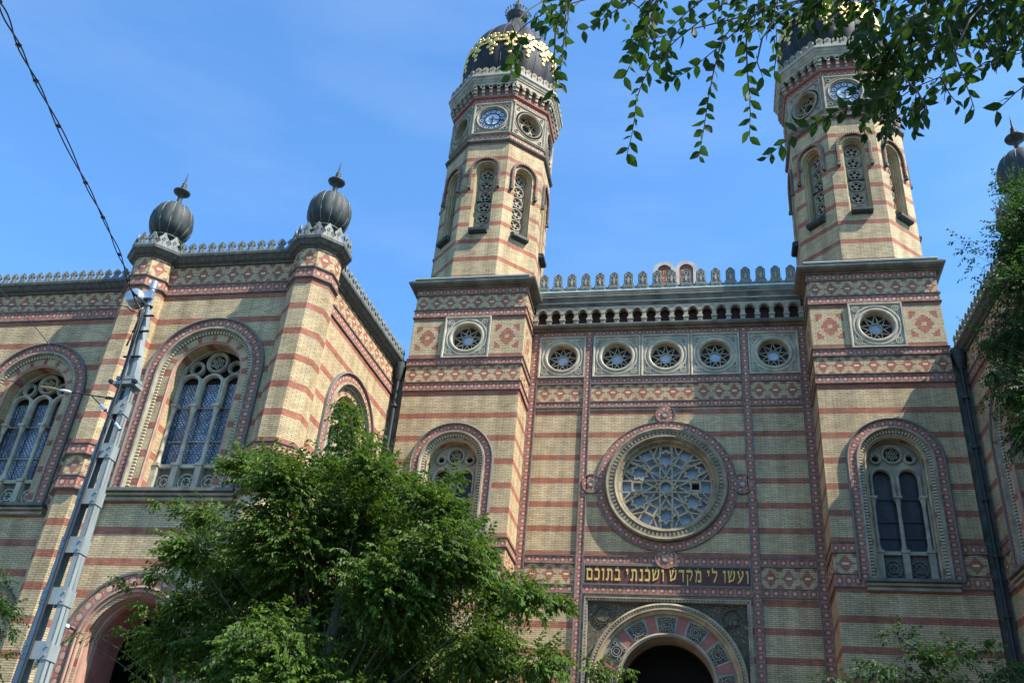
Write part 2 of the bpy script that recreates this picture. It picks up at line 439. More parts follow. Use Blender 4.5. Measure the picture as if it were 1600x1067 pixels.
    def bar(s, F, a, b, w, n0, n1, m):    # straight bar in the wall plane
        dx, dy = b[0]-a[0], b[1]-a[1]; l = hypot(dx, dy); px, py = -dy/l*w/2, dx/l*w/2
        s.prism(F, [(a[0]-px, a[1]-py), (b[0]-px, b[1]-py), (b[0]+px, b[1]+py), (a[0]+px, a[1]+py)], n0, n1, m)

def circ(cu, cv, r, n=32, a0=0.): return [(cu+r*cos(a0+2*pi*i/n), cv+r*sin(a0+2*pi*i/n)) for i in range(n)]
def arch(cu, vs, r, v0, n=28): # open path, right foot up over and down left; travel counter-clockwise => left = inside
    return [(cu+r, v0)]+[(cu+r*cos(pi*i/n), vs+r*sin(pi*i/n)) for i in range(n+1)]+[(cu-r, v0)]
PB = lambda w0, w1, n0, n1: [(w0, n0), (w0, n1), (w1, n1), (w1, n0)]     # box profile

def cband(M, F, path, w, closed=False, n=.035, sp=.29, mat=None, beads=True, b=.035):
    """roundel band centred on path with grey beads on both sides"""
    L = sum(hypot(path[(i+1) % len(path)][0]-path[i][0], path[(i+1) % len(path)][1]-path[i][1]) for i in range(len(path)-(0 if closed else 1)))
    M.sweep(F, path, [(-w/2, n), (w/2, n)], mat or m_circ, closed, count=max(1, round(L/sp)))
    if beads:
        M.sweep(F, path, PB(-w/2-b*.4, -w/2+b*.6, 0, n+.03), m_bead, closed)
        M.sweep(F, path, PB(w/2-b*.6, w/2+b*.4, 0, n+.03), m_bead, closed)
def hband(M, path, z0, z1, out, mat, sp, closed=False):
    """pattern band round corners in plan: each straight piece has a whole count"""
    n = len(path); cum = [0]
    for i in range(n if closed else n-1):
        a, b = path[i], path[(i+1) % n]; cum.append(cum[-1]+max(1, round(hypot(b[0]-a[0], b[1]-a[1])/sp)))
    M.hsweep(path, [(out, z0), (out, z1)], mat, closed, uvfun=lambda L, a, b: (cum[b], a))
def string(M, path, z, closed=False, out=.06, h=.05, mat=None, cap=None):
    M.hsweep(path, [(0, z-h*.6), (out, z-h*.2), (out+.01, z+h*.5), (0, z+h*.6)], mat or m_rope, closed, vz=False)
# ------------------------------------------------------------------ the synagogue: one building
syn = empty('synagogue', (0, 1.79, 0))
tag(syn, 'striped yellow and red brick synagogue with two octagonal clock towers and a rose window', 'synagogue')
SM = Matrix.Translation((0, -1.79, 0))
def part(M, name, parent=None, mw=None, label=None):
    o = M.build(name, parent or syn, mw)
    if (parent is None or parent is syn): o.matrix_local = SM @ (mw or Matrix())
    if label: o['label'] = label
    return o
def dup(o, mw, parent=None, label=None):
    c = o.copy(); link(c, parent or syn)
    c.matrix_local = (SM @ mw) if (parent is None or parent is syn) else mw
    if label: c['label'] = label
    for ch in [k for k in bpy.data.objects if k.parent is o]:
        d = ch.copy(); link(d, c)
    return c
CY = 1.79                       # plane of the central bay
FC = Frame(0, CY, 1, 0)
DZ = 3.10*0                     # brick grid
def gz(z):                      # stripes sit on one grid above the sill zone and on another below it
    return 0. if z > 11.6 else -.29

# ---- square star window (local frame)
def star_window():
    M = MB(); w = .955; R = .60
    M.holes(F0, [(-w, -w), (w, -w), (w, w), (-w, w)], [circ(0, 0, R+.02, 40)], .03, m_frame)
    sq = [(-w, -w), (w, -w), (w, w), (-w, w)]
    M.sweep(F0, sq, [(0, 0), (0, .10), (.05, .10), (.09, .03)], m_frame, True)
    M.sweep(F0, sq, [(.15, .03), (.15, .06), (.18, .06), (.18, .03)], m_frame, True)
    c = circ(0, 0, R, 48)
    M.sweep(F0, c, [(-.26, .03), (-.26, .07), (-.21, .08), (-.17, .04), (-.14, .04), (-.11, .09), (-.05, .10), (0, .05), (0, -.30)], m_frame, True, smooth=False)
    for a in (-1, 1):
        for b in (-1, 1):
            for r0, r1 in ((.13, .10), (.065, .035)):
                M.sweep(F0, circ(a*.70, b*.70, r0, 20), [(0, .03), (0, .08), (r0-r1, .08), (r0-r1, .03)], m_frame, True)
            M.prism(F0, circ(a*.70, b*.70, .04, 12), .0, .034, m_dark)
            # spandrel triangles: flat dark faces painting the shade of sunk ones
            for s in ((a*.78, b*.36, 0), (a*.36, b*.78, 1)):
                t = [(s[0], s[1]+.13*b), (s[0], s[1]-.13*b), (s[0]-.07*a, s[1]+.13*b)] if s[2] == 0 else [(s[0]+.13*a, s[1]), (s[0]-.13*a, s[1]), (s[0]+.13*a, s[1]-.07*b)]
                M.face([F0.p(u, v, .034) for u, v in t], t, m_dark)
    o = part(M, 'square_window', mw=Matrix())
    M = MB(); R2 = R-.01
    P = [(R2*cos(pi/2+2*pi*k/9), R2*sin(pi/2+2*pi*k/9)) for k in range(9)]
    zz = []
    for k in range(18):
        r_ = R2 if k % 2 == 0 else R2*.47; zz.append((r_*cos(pi/2+2*pi*k/18), r_*sin(pi/2+2*pi*k/18)))
    M.sweep(F0, zz, PB(-.015, .015, -.27, -.19), m_frame, True)
    for k in range(9):
        a_, b_ = zz[2*k-1], zz[(2*k+3) % 18]; M.bar(F0, (a_[0]*.97, a_[1]*.97), (b_[0]*.97, b_[1]*.97), .022, -.27, -.205-.001*k, m_frame)
    M.sweep(F0, circ(0, 0, R, 40), [(0, -.18), (.035, -.18), (.035, -.27)], m_buff, True)
    part(M, 'tracery', o)
    M = MB()
    M.prism(F0, circ(0, 0, R+.01, 40), -.34, -.30, m_glassD); M.prism(F0, circ(0, 0, R*.33, 24), -.30, -.275, m_glassR)
    part(M, 'glass', o)
    return o
SW = star_window()
sw_pos = [FC.mat(-4.175, 21.145), FC.mat(-1.945, 21.145), FC.mat(.005, 21.145), FC.mat(1.955, 21.145), FC.mat(4.2, 21.145)]
SW.matrix_local = SM @ sw_pos[0]
for mw in sw_pos[1:]: dup(SW, mw)

# ---- central wall
XI = 5.5
def sqh(cx, cz, r=.60): return circ(cx, cz, r, 32)
M = MB()
RZ = 15.6                       # rose centre
sqs = [sqh(x, 21.145, .62) for x in (-4.175, -1.945, .005, 1.955, 4.2)]
M.holes(FC, [(-XI, 11.42), (XI, 11.42), (XI, 22.5), (-XI, 22.5)], sqs+[circ(0, RZ, 2.2, 64)], 0, m_brick)
PW, PT = 2.86, 11.33            # portal half width, top
M.holes(FC, [(-XI, 0), (-PW, 0), (-PW, PT), (PW, PT), (PW, 0), (XI, 0), (XI, 11.42), (-XI, 11.42)], [], 0, m_brick, dv=-.29)
# horizontal roundel bands
def hb(x0, x1, zc, w, **k): cband(M, FC, [(x0, zc), (x1, zc)], w, **k)
for zc, w in ((22.25, .24), (20.02, .27), (18.96, .27), (12.67, .30), (11.60, .31)):
    hb(-5.10, -3.25, zc, w); hb(-2.93, 2.93, zc, w); hb(3.25, 5.10, zc, w)
for sx in (-1, 1):
    cband(M, FC, [(sx*5.30, 0), (sx*5.30, 22.40)], .33, n=.04)
    cband(M, FC, [(sx*3.09, 0), (sx*3.09, 22.40)], .27, n=.045)
# diamond friezes
for z0, z1 in ((19.13, 19.86), (11.77, 12.50)):
    for x0, x1 in ((-5.10, -3.25), (-2.93, 2.93), (3.25, 5.10)):
        if z0 < 12 and x0 > -3 and x0 < 0: continue
        M.prect(FC, x0, x1, z0, z1, .012, m_dia, .60)
# rose surround
cband(M, FC, circ(0, RZ, 2.43, 72), .30, True, n=.055, sp=.29)
for ang in (0, pi/2, pi, 3*pi/2):
    ca, sa = cos(ang), sin(ang)
    kx, ky = (2.76*ca, RZ+2.86*sa) if abs(ca) < .5 else (2.76*ca, RZ)
    M.sweep(FC, circ(kx, ky, .22, 24), [(-.14, .075), (.09, .075)], m_circ, True, count=5)
    for s0 in (ang+.55, ang+.55+pi):
        M.sweep(FC, [(kx+.37*cos(s0+1.9*q/14), ky+.37*sin(s0+1.9*q/14)) for q in range(15)], PB(-.018, .018, .02, .105), m_bead)
    M.sweep(FC, circ(kx, ky, .12, 20), PB(-.02, .02, .02, .105), m_bead, True)
    M.prism(FC, circ(kx, ky, .10, 16), 0, .085, m_yel)
# ledge, corbel arcade and cornice
pth = [(-XI, CY), (XI, CY)]
M.hsweep(pth, [(0, 22.35), (.12, 22.36), (.16, 22.42), (.30, 22.44), (.34, 22.52), (.34, 22.58), (0, 22.60)], m_soot2)
part(M, 'central_wall')
M = MB()
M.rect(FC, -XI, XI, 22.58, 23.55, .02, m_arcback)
na = 19; sp = (2*XI-.30)/na
for i in range(na+1):
    x = -XI+.15+i*sp
    M.box(FC, x-.095, x+.095, 22.58, 22.80, 0, .26, m_pale); M.box(FC, x-.12, x+.12, 22.78, 22.86, 0, .31, m_pale)
    M.box(FC, x-.085, x+.085, 22.86, 23.12, 0, .28, m_pale)
    if i < na:
        r = sp/2-.085; c = x+sp/2
        top = [(c-sp/2, 23.42), (c-sp/2, 23.05)]+[(c-r*cos(pi*k/10), 23.10+r*sin(pi*k/10)) for k in range(11)]+[(c+sp/2, 23.05), (c+sp/2, 23.42)]
        M.holes(FC, top, [], .30, m_pale)
        M.sweep(FC, [(c-r*cos(pi*k/10), 23.10+r*sin(pi*k/10)) for k in range(11)], [(0, .33), (.035, .33)], m_stone)
        M.reveal(FC, [(c-r*cos(pi*k/10), 23.10+r*sin(pi*k/10)) for k in range(11)], .02, .30, m_pale, closed=False)
        for q in range(7):
            a = pi*(q+.5)/7; M.obox(FC.p(c-r*.86*cos(a), 23.10+r*.86*sin(a), .24), [(cos(a), 0, sin(a)), (sin(a), 0, -cos(a)), (0, 1, 0)], (.03, .012, .06), m_stone)
part(M, 'corbel_arcade')
M = MB()
M.hsweep(pth, [(0, 23.42), (.32, 23.44), (.34, 23.52), (.36, 23.56), (.38, 23.72), (.44, 23.84), (.46, 23.96), (.46, 24.06), (.42, 24.10), (-.6, 24.12)], m_soot2)
M.box(FC, -XI, XI, 24.06, 24.125, .38, .475, m_patina)
M.box(FC, -XI, XI, 23.555, 23.60, .3, .385, m_frame); M.box(FC, -XI, XI, 23.83, 23.86, .3, .455, m_stone)
part(M, 'cornice')
# crest of merlons
M = MB(); M.box(FC, -XI, XI, 24.12, 24.17, .25, .44, m_patina)
M.box(FC, -XI, XI, 24.16, 24.34, .32, .36, m_zlead)
crest = part(M, 'roof_crest')
def merlon_mesh():
    M = MB(); w = .17
    out = [(-.255, 0), (.255, 0), (.255, .10), (.235, .22), (.19, .26)]+[(.19+.0*k, .30+.40*k/3) for k in range(4)]+[(.17, .76), (.11, .80), (.07, .87), (0, .885)]
    out = out+[(-a, b) for a, b in reversed(out[2:-1])]
    M.prism(F0, out, -.05, .05, m_zlead, back=True)
    ins = [(x*.80, .04+y*.93) for x, y in out]
    M.sweep(F0, ins, PB(0, .03, .05, .075), m_zlead, True)
    for cz, r in ((.66, .085), (.13, .05)):
        M.sweep(F0, circ(0, cz, r, 14), PB(0, .025, .05, .085), m_pale, True)
    for sx in (-1, 1):
        M.sweep(F0, circ(sx*.12, .13, .055, 12), PB(0, .025, .05, .08), m_pale, True)
        M.sweep(F0, circ(sx*.075, .45, .055, 12), PB(0, .02, .05, .08), m_pale, True)
    M.prism(F0, [(-.03, .28), (.03, .28), (.045, .40), (.02, .56), (-.02, .56), (-.045, .40)], .05, .085, m_pale)
    return M
mer = merlon_mesh().build('merlon', crest); mer.matrix_local = Matrix.Translation((-5.08, CY-.38, 24.165))
for i in range(1, 18):
    c = mer.copy(); link(c, crest); c.matrix_local = Matrix.Translation((-5.08+i*.5965, CY-.38, 24.165))
# ---- rose window
M = MB()
M.sweep(FC, circ(0, RZ, 2.24, 72), [(0, 0), (0, .22), (.05, .26), (.10, .24), (.13, .17), (.30, .15), (.31, .20), (.36, .22), (.40, .16), (.43, .05), (.50, .03), (.54, -.10), (.555, -.12), (.555, -.45)], m_ring, True)
rose = part(M, 'rose_window')
M = MB()
for k in range(84):
    a = 2*pi*k/84; r = 2.24-.215
    M.obox(FC.p(r*cos(a), RZ+r*sin(a), .165), [(cos(a), 0, sin(a)), (-sin(a), 0, cos(a)), (0, 1, 0)], (.075, .038, .035), m_ring)
for k in range(24):
    a = 2*pi*(k+.5)/24; r = 1.745
    M.obox(FC.p(r*cos(a), RZ+r*sin(a), -.06), [(cos(a), 0, sin(a)), (-sin(a), 0, cos(a)), (0, 1, 0)], (.05, .03, .05), m_buff)
M.sweep(FC, circ(0, RZ, 2.11, 72), PB(-.02, .02, .12, .22), m_ring, True)
M.build('dentil_ring', rose).matrix_local = Matrix.Translation((0, 0, 0))
M = MB(); RR = 1.69
def chord(ang, off, w=.064, lo=-1, hi=1, j=0):
    d = (cos(ang), sin(ang)); n_ = (-sin(ang), cos(ang)); h = sqrt(RR*RR-off*off)
    M.bar(FC, (n_[0]*off+d[0]*h*lo, RZ+n_[1]*off+d[1]*h*lo), (n_[0]*off+d[0]*h*hi, RZ+n_[1]*off+d[1]*h*hi), w, -.30, -.20-.002*j, m_buff)
j = 0
for k in range(6):
    for s in (-1, 1):
        chord(pi*k/6, s*.135*RR, j=j); j += 1
for k in range(6):
    a = pi/6+k*pi/3; c = (1.13*cos(a), RZ+1.13*sin(a)); st = []
    for q in range(16):
        rr = .33 if q % 2 == 0 else .235; t = a+2*pi*q/16; st.append((c[0]+rr*cos(t), c[1]+rr*sin(t)))
    M.sweep(FC, st, PB(-.033, .033, -.30, -.17), m_buff, True)
    b = k*pi/3; c = (1.08*cos(b), RZ+1.08*sin(b)); sqr = [(c[0]+.24*cos(b+pi/4+q*pi/2), c[1]+.24*sin(b+pi/4+q*pi/2)) for q in range(4)]
    M.sweep(FC, sqr, PB(-.033, .033, -.30, -.18), m_buff, True)
    # links between stars, squares and rim
    for s in (-1, 1):
        p0 = (1.42*cos(a+s*.14), RZ+1.42*sin(a+s*.14)); p1 = (RR*cos(a+s*.10), RZ+RR*sin(a+s*.10)); M.bar(FC, p0, p1, .055, -.30, -.195, m_buff)
        p0 = (.86*cos(a+s*.16), RZ+.86*sin(a+s*.16)); p1 = (.93*cos(b+(s+1)*pi/6*1.0), RZ+.93*sin(b+(s+1)*pi/6)); M.bar(FC, p0, p1, .055, -.30, -.192, m_buff)
        p0 = (1.26*cos(b+s*.13), RZ+1.26*sin(b+s*.13)); p1 = (RR*cos(b+s*.34), RZ+RR*sin(b+s*.34)); M.bar(FC, p0, p1, .055, -.30, -.197, m_buff)
    p0 = (.30*cos(a), RZ+.30*sin(a)); p1 = (.80*cos(a), RZ+.80*sin(a))
st = []
for q in range(24):
    rr = .46 if q % 2 == 0 else .31; t = 2*pi*q/24; st.append((rr*cos(t), RZ+rr*sin(t)))
M.sweep(FC, st, PB(-.024, .024, -.30, -.17), m_buff, True)
M.sweep(FC, circ(0, RZ, RR, 64), PB(-.02, .05, -.34, -.16), m_buff, True)
M.build('tracery', rose)
M = MB(); M.prism(FC, circ(0, RZ, RR+.01, 48), -.50, -.44, m_glassR)
b = .38*0
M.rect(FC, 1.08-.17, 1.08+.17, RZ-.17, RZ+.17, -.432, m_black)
M.build('glass', rose)
for ch in rose.children: ch.matrix_local = Matrix()

# ---- inscription
M = MB(); M.box(FC, -2.93, 2.93, 11.76, 12.50, 0, .03, m_maroon)
M.sweep(FC, [(-2.90, 11.79), (2.90, 11.79), (2.90, 12.47), (-2.90, 12.47)], PB(-.03, .015, .0, .07), m_bead, True)
board = part(M, 'inscription_board')
# letters drawn as strokes on a 1 x 1 cell, x to the right; thick horizontals, thinner stems with a heel
def PL(*p): return list(p)
LET = {
 'vav':  (.30, [[(.02, 1), (.30, 1), (.27, 0), (.15, 0), (.17, .80), (.02, .80)]]),
 'yod':  (.30, [[(.02, 1), (.30, 1), (.24, .52), (.12, .52), (.16, .80), (.02, .80)]]),
 'ayin': (.72, [[(.0, 1), (.22, 1), (.20, .80), (.38, .28), (.28, .20), (.07, .80), (.0, .80)], [(.50, 1), (.72, 1), (.70, .62), (.42, .20), (.05, -.08), (.0, .06), (.30, .26), (.58, .66), (.56, .80), (.50, .80)]]),
 'shin': (.86, [[(.0, 1), (.20, 1), (.18, .80), (.24, .20), (.10, .20), (.05, .80), (.0, .80)], [(.34, 1), (.52, 1), (.50, .80), (.24, .34), (.20, .46), (.38, .80), (.34, .80)], [(.66, 1), (.86, 1), (.84, .62), (.66, .20), (.08, .0), (.08, .20), (.54, .28), (.72, .66), (.70, .80), (.66, .80)]]),
 'lamed': (.66, [[(.02, 1.36), (.16, 1.36), (.16, .98), (.64, .98), (.64, .62), (.30, -.02), (.16, .06), (.50, .62), (.48, .78), (.04, .78)]]),
 'mem':  (.78, [[(.10, .98), (.62, .98), (.74, .80), (.74, .0), (.34, .0), (.34, .20), (.60, .20), (.58, .76), (.30, .78), (.16, .0), (.02, .0), (.16, .72), (.0, .98)]]),
 'qof':  (.74, [[(.0, 1), (.62, 1), (.74, .84), (.72, .60), (.44, .08), (.34, .16), (.58, .62), (.58, .80), (.0, .80)], [(.06, .62), (.18, .62), (.18, -.30), (.06, -.30)]]),
 'dalet': (.66, [[(.0, 1), (.66, 1), (.66, .80), (.58, .80), (.58, .0), (.45, .0), (.45, .80), (.0, .80)]]),
 'kaf':  (.62, [[(.04, 1), (.48, 1), (.62, .84), (.62, .16), (.48, .0), (.02, .0), (.02, .20), (.46, .20), (.46, .80), (.04, .80)]]),
 'nun':  (.42, [[(.10, 1), (.40, 1), (.40, .0), (.02, .0), (.02, .20), (.27, .20), (.27, .80), (.10, .80)]]),
 'tav':  (.80, [[(.10, 1), (.64, 1), (.76, .86), (.76, .0), (.62, .0), (.62, .80), (.34, .80), (.32, .14), (.22, .0), (.0, .0), (.0, .18), (.18, .20), (.20, .80), (.10, .80)]]),
 'bet':  (.70, [[(.04, 1), (.46, 1), (.60, .86), (.60, .20), (.70, .20), (.70, .0), (.0, .0), (.0, .20), (.45, .20), (.45, .80), (.04, .80)]]),
 'final_mem': (.74, [[(.02, 1), (.60, 1), (.74, .84), (.74, .0), (.06, .0), (.06, .20), (.59, .20), (.59, .80), (.02, .80)], [(.06, .0), (.20, .0), (.20, .82), (.06, .82)]]),
}
words = ['vav ayin shin vav', 'lamed yod', 'mem qof dalet shin', 'vav shin kaf nun tav yod', 'bet tav vav kaf final_mem']
DOTS = {('shin')}
H = .43; xs = 2.82; gap = .075; wgap = .19; base = 11.92
tot = sum(LET[l][0]*H*1.02 for w in words for l in w.split())
nl = sum(len(w.split()) for w in words)
sc = (5.64-wgap*4-gap*(nl-5))/tot
for w in words:
    for l in w.split():
        wd, polys = LET[l]; wd2 = wd*H*1.02*sc; x0 = xs-wd2
        M = MB()
        for q, poly in enumerate(polys):
            pp = [(x0+a*H*1.02*sc, base+b*H) for a, b in poly]
            M.holes(FC, pp, [], .062+q*.002, m_goldp)
            M.reveal(FC, pp, .03, .062+q*.002, m_goldp)
        if l in ('shin', 'ayin', 'qof', 'kaf', 'bet', 'mem', 'lamed', 'final_mem'):
            dx = x0+wd2*(.5 if l != 'shin' else .62); dz = 1.13 if l != 'lamed' else 1.48
            M.prism(FC, circ(dx, base+dz*H, .016, 8), .03, .06, m_goldp)
        M.build('letter', board)
        xs = x0-gap
    xs -= wgap-gap
for ch in board.children: ch.matrix_local = Matrix()

# ---- portal
M = MB(); PZ = 8.5; RO = 2.66
sp_ = [(-2.74, 0), (-2.74, 11.2), (2.74, 11.2), (2.74, 0)]
M.sweep(FC, [(2.86, 0), (2.86, PT), (-2.86, PT), (-2.86, 0)], [(0, 0), (0, .10), (.05, .10), (.05, .04), (.13, .04), (.13, -.10)], m_stone)
for k in range(46):
    u = -2.74+.06+k*.1195; M.box(FC, u-.035, u+.035, 11.21, 11.29, .03, .085, m_stone)
for sx in (-1, 1):
    for k in range(62):
        z = 3.8+k*.12; M.box(FC, sx*2.80-.04, sx*2.80+.04, z-.035, z+.035, .03, .085, m_stone)
arc = lambda r, n=40: [(r*cos(pi*i/n), PZ+r*sin(pi*i/n)) for i in range(n+1)]
M.holes(FC, [(-2.74, 0), (-2.74, 11.2), (2.74, 11.2), (2.74, 0), (RO-.03, 0)]+arc(RO-.03)+[(-RO+.03, 0)], [], -.10, m_carvd)
for sx in (-1, 1):
    for r in (.30, .22): M.sweep(FC, circ(sx*2.20, 10.72, r, 28), PB(-.012, .012, -.10, -.05), m_carvd, True)
    M.prism(FC, circ(sx*2.20, 10.72, .2, 24), -.1, -.06, m_carvd)
# outer archivolt
M.sweep(FC, arch(0, PZ, RO, 0, 48), [(-.01, -.10), (-.01, .06), (.06, .10), (.10, .02), (.13, .02), (.17, .08), (.22, .08), (.25, -.02), (.33, -.08), (.33, -.16), (.36, -.16)], m_buff)
for k in range(72):
    a = pi*(k+.5)/72; r = RO-.105
    M.obox(FC.p(r*cos(a), PZ+r*sin(a), .05), [(cos(a), 0, sin(a)), (-sin(a), 0, cos(a)), (0, 1, 0)], (.03, .03, .03), m_buff)
portal = part(M, 'portal', label='great arched portal with carved stone panels and red stone ribs')
# voussoirs: carved stone panels alternating with red stone
M2 = MB(); r0, r1 = 1.66, 2.31
cs = [90+k*29.5 for k in range(-3, 4)]
def seg(Mq, a0, a1, ra, rb, n0, n1, m, kk=8):
    p = [(ra*cos(radians(a0+(a1-a0)*i/kk)), PZ+ra*sin(radians(a0+(a1-a0)*i/kk))) for i in range(kk+1)]
    q = [(rb*cos(radians(a1+(a0-a1)*i/kk)), PZ+rb*sin(radians(a1+(a0-a1)*i/kk))) for i in range(kk+1)]
    Mq.holes(FC, p+q, [], n1, m); Mq.reveal(FC, p+q, n0, n1, m)
for i, c in enumerate(cs):
    a0, a1 = max(0, c-10.2), min(180, c+10.2)
    Mv = MB(); seg(Mv, a0, a1, r0, r1, -.5, -.17, m_stone); seg(Mv, max(1, c-8.2), min(179, c+8.2), r0+.07, r1-.08, -.5, -.155, m_carve)
    for (rr, o) in ((.18, 0), (.10, 0)):
        Mv.sweep(FC, circ(1.98*cos(radians(c)), PZ+1.98*sin(radians(c)), rr, 20), PB(-.012, .012, -.16, -.12), m_stone, True)
    for q in (-1, 1):
        for t in (-1, 1):
            ce = (1.98+t*.20, c+q*5.6); Mv.sweep(FC, circ(ce[0]*cos(radians(ce[1])), PZ+ce[0]*sin(radians(ce[1])), .055, 12), PB(-.010, .010, -.16, -.12), m_stone, True)
    if 0 <= a0 < a1 <= 180: Mv.build('carved_panel', portal)
for k in range(-3, 3):
    c = 90+(k+.5)*29.5; Mv = MB(); seg(Mv, c-4.4, c+4.4, r0, r1, -.5, -.18, m_redst, 3); Mv.build('red_rib', portal)
Mv = MB(); seg(Mv, 0, 180, r0, r1, -.5, -.21, m_buff, 40)
for sx in (-1, 1): Mv.box(FC, min(sx*r0, sx*r1), max(sx*r0, sx*r1), 0, PZ, -.5, -.2, m_buff)
Mv.sweep(FC, arch(0, PZ, 1.67, 0, 40), [(-.03, -.5), (-.03, -.12), (.03, -.09), (.07, -.13), (.09, -.25), (.09, -1.3)], m_buff)
Mv.sweep(FC, arch(0, PZ, 1.60, 0, 40), PB(-.02, .03, -.2, -.12), m_rope)
# porch interior: shallow box painted black for deep shadow
loop = arch(0, PZ, 1.6, 0, 32)
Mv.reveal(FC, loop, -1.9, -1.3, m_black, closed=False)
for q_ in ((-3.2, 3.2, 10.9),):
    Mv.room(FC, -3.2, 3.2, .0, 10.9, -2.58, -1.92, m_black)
Mv.box(FC, -2.6, 2.6, -.05, 0.12, -2.5, .6, m_stone)
Mv.build('porch', portal)
for ch in portal.children: ch.matrix_local = Matrix()

# ---- generic arched window (local frame: u centred, v absolute above spring 0)
def arched_window(kind):
    if kind == 'B': ro, ri, ro_, lights, vs = 1.58, 1.20, .96, 2, 15.72
    else: ro, ri, ro_, lights, vs = 2.03, 1.62, 1.20, 3, 15.66
    v0 = 11.55; M = MB()
    rp = lambda r: arch(0, vs, r, v0, 36)
    cband(M, F0, rp((ro+ri)/2+.02), ro-ri-.06, n=.05, sp=.27)
    M.sweep(F0, rp(ro), [(-.03, 0), (-.03, .10), (.02, .13), (.05, .10), (.05, .05)], m_bead)
    M.sweep(F0, rp(ri+.06), [(-.02, .04), (0, .11), (.06, .11), (.08, -.02), (.10, -.06)], m_stone, smooth=False)
    # dentil course
    M.sweep(F0, rp(ri-.03), [(0, -.08), (0, -.03), (.10, -.03), (.10, -.10)], m_dent)
    # brick ring with red voussoirs
    a0, a1 = ri-.13, ro_+.05
    ring = [(-.0, -.09), (a0-a1, -.09)]
    pth_ = arch(0, vs, a0, v0, 36)
    M.sweep(F0, pth_, ring, m_yel)
    for k in range(1, 8, 1):
        if k % 2 == 0 and kind == 'B': pass
        a = pi*k/8
        if kind == 'A' or k in (1, 3, 4, 5, 7):
            dd = .055 if kind == 'A' else .05
            P_ = [(a1*cos(a-dd), vs+a1*sin(a-dd)), (a0*cos(a-dd*.9), vs+a0*sin(a-dd*.9)), (a0*cos(a+dd*.9), vs+a0*sin(a+dd*.9)), (a1*cos(a+dd), vs+a1*sin(a+dd))]
            M.face([F0.p(u, v, -.084) for u, v in P_], P_, m_red)
    for k in range(5):
        z = 15.74-.953*k
        if z-.106 < v0: continue
        for sx in (-1, 1): M.rect(F0, min(sx*a1, sx*a0), max(sx*a1, sx*a0), z-.106, z+.106, -.084, m_red)
    # stone reveal, set back
    M.sweep(F0, rp(a1), [(0, -.09), (.03, -.07), (.05, -.12)], m_pink if kind == 'A' else m_buff)
    dep = .62 if kind == 'A' else .5
    M.reveal(F0, rp(ro_), -dep-.15, -.12, m_brick, closed=False)
    M.sweep(F0, rp(ro_), [(0, -.12), (.03, -.13), (.03, -.18), (0, -.18)], m_pink if kind == 'A' else m_buff)
    o = part(M, 'arched_window', mw=Matrix())
    # tracery plate
    M = MB(); R = ro_; n1 = -dep+.0; n0 = -dep-.12
    capz = vs-.86 if kind == 'A' else vs-1.10
    if kind == 'A':
        cen = (0, vs+.72, .40, .27); smc = [(-.69, vs+.50, .27, .155), (.69, vs+.50, .27, .155)]
        lx = [-.80, 0, .80]; lw = .30; at = vs-.10
    else:
        cen = (0, vs+.46, .37, .26); smc = [(-.56, vs+.30, .22, .11), (.56, vs+.30, .22, .11)]
        lx = [-.43, .43]; lw = .29; at = vs-.42
    for (cx, cz, ra, rb) in [cen]+smc:
        M.sweep(F0, circ(cx, cz, ra, 32), [(0, n0), (0, n1), (.03, n1+.05), (.07, n1+.05), (ra-rb, n1-.02), (ra-rb, n0)], m_pale if kind == 'B' else m_stone, True)
    mt = m_pale if kind == 'B' else m_frame
    # six little lobes in the middle circle
    for k in range(6):
        a = k*pi/3+pi/6; M.sweep(F0, circ(cen[0]+.155*cos(a), cen[1]+.155*sin(a), .062, 12), PB(-.0, .02, n0, n1-.03), mt, True)
    M.sweep(F0, circ(cen[0], cen[1], .07, 12), PB(0, .02, n0, n1-.03), mt, True)
    for cx in lx:
        M.sweep(F0, [(cx+lw, capz)]+[(cx+lw*cos(pi*i/16), at+lw*sin(pi*i/16)) for i in range(17)]+[(cx-lw, capz)], [(-.115, n0), (-.115, n1), (-.08, n1+.05), (-.03, n1+.05), (0, n1-.02), (0, n0)], mt)
    # web plate with holes
    web = [(R, capz)]+[(R*cos(pi*i/32), vs+R*sin(pi*i/32)) for i in range(33)]+[(-R, capz)]
    hs = [circ(c[0], c[1], c[3]+.01, 20) for c in smc]+[circ(cen[0], cen[1], cen[3]+.01, 24)]
    bottom = [(-R, capz)]
    for cx in lx: bottom += [(cx-lw, capz), (cx-lw, at)]+[(cx-lw*cos(pi*i/12), at+lw*sin(pi*i/12)) for i in range(1, 12)]+[(cx+lw, at), (cx+lw, capz)]
    bottom += [(R, capz)]
    outer = bottom+[(R*cos(pi*i/32), vs+R*sin(pi*i/32)) for i in range(33)]
    if kind == 'B': M.holes(F0, outer, hs, n1-.06, mt)
    else:
        # open spandrels: only the part between the arches
        for cx in (-.4, .4):
            M.holes(F0, [(cx-.11, capz), (cx+.11, capz), (cx+.11, at), (cx+.04, at+.25), (cx-.04, at+.25), (cx-.11, at)], [], n1-.04, mt)
    M.sweep(F0, arch(0, vs, R, v0, 32), PB(0, .055, n0, n1+.03), mt)
    part(M, 'tracery', o)
    # colonnettes
    cols = ([-1.12, -.40, .40, 1.12] if kind == 'A' else [-.80, 0, .80])
    cb = 12.72; 
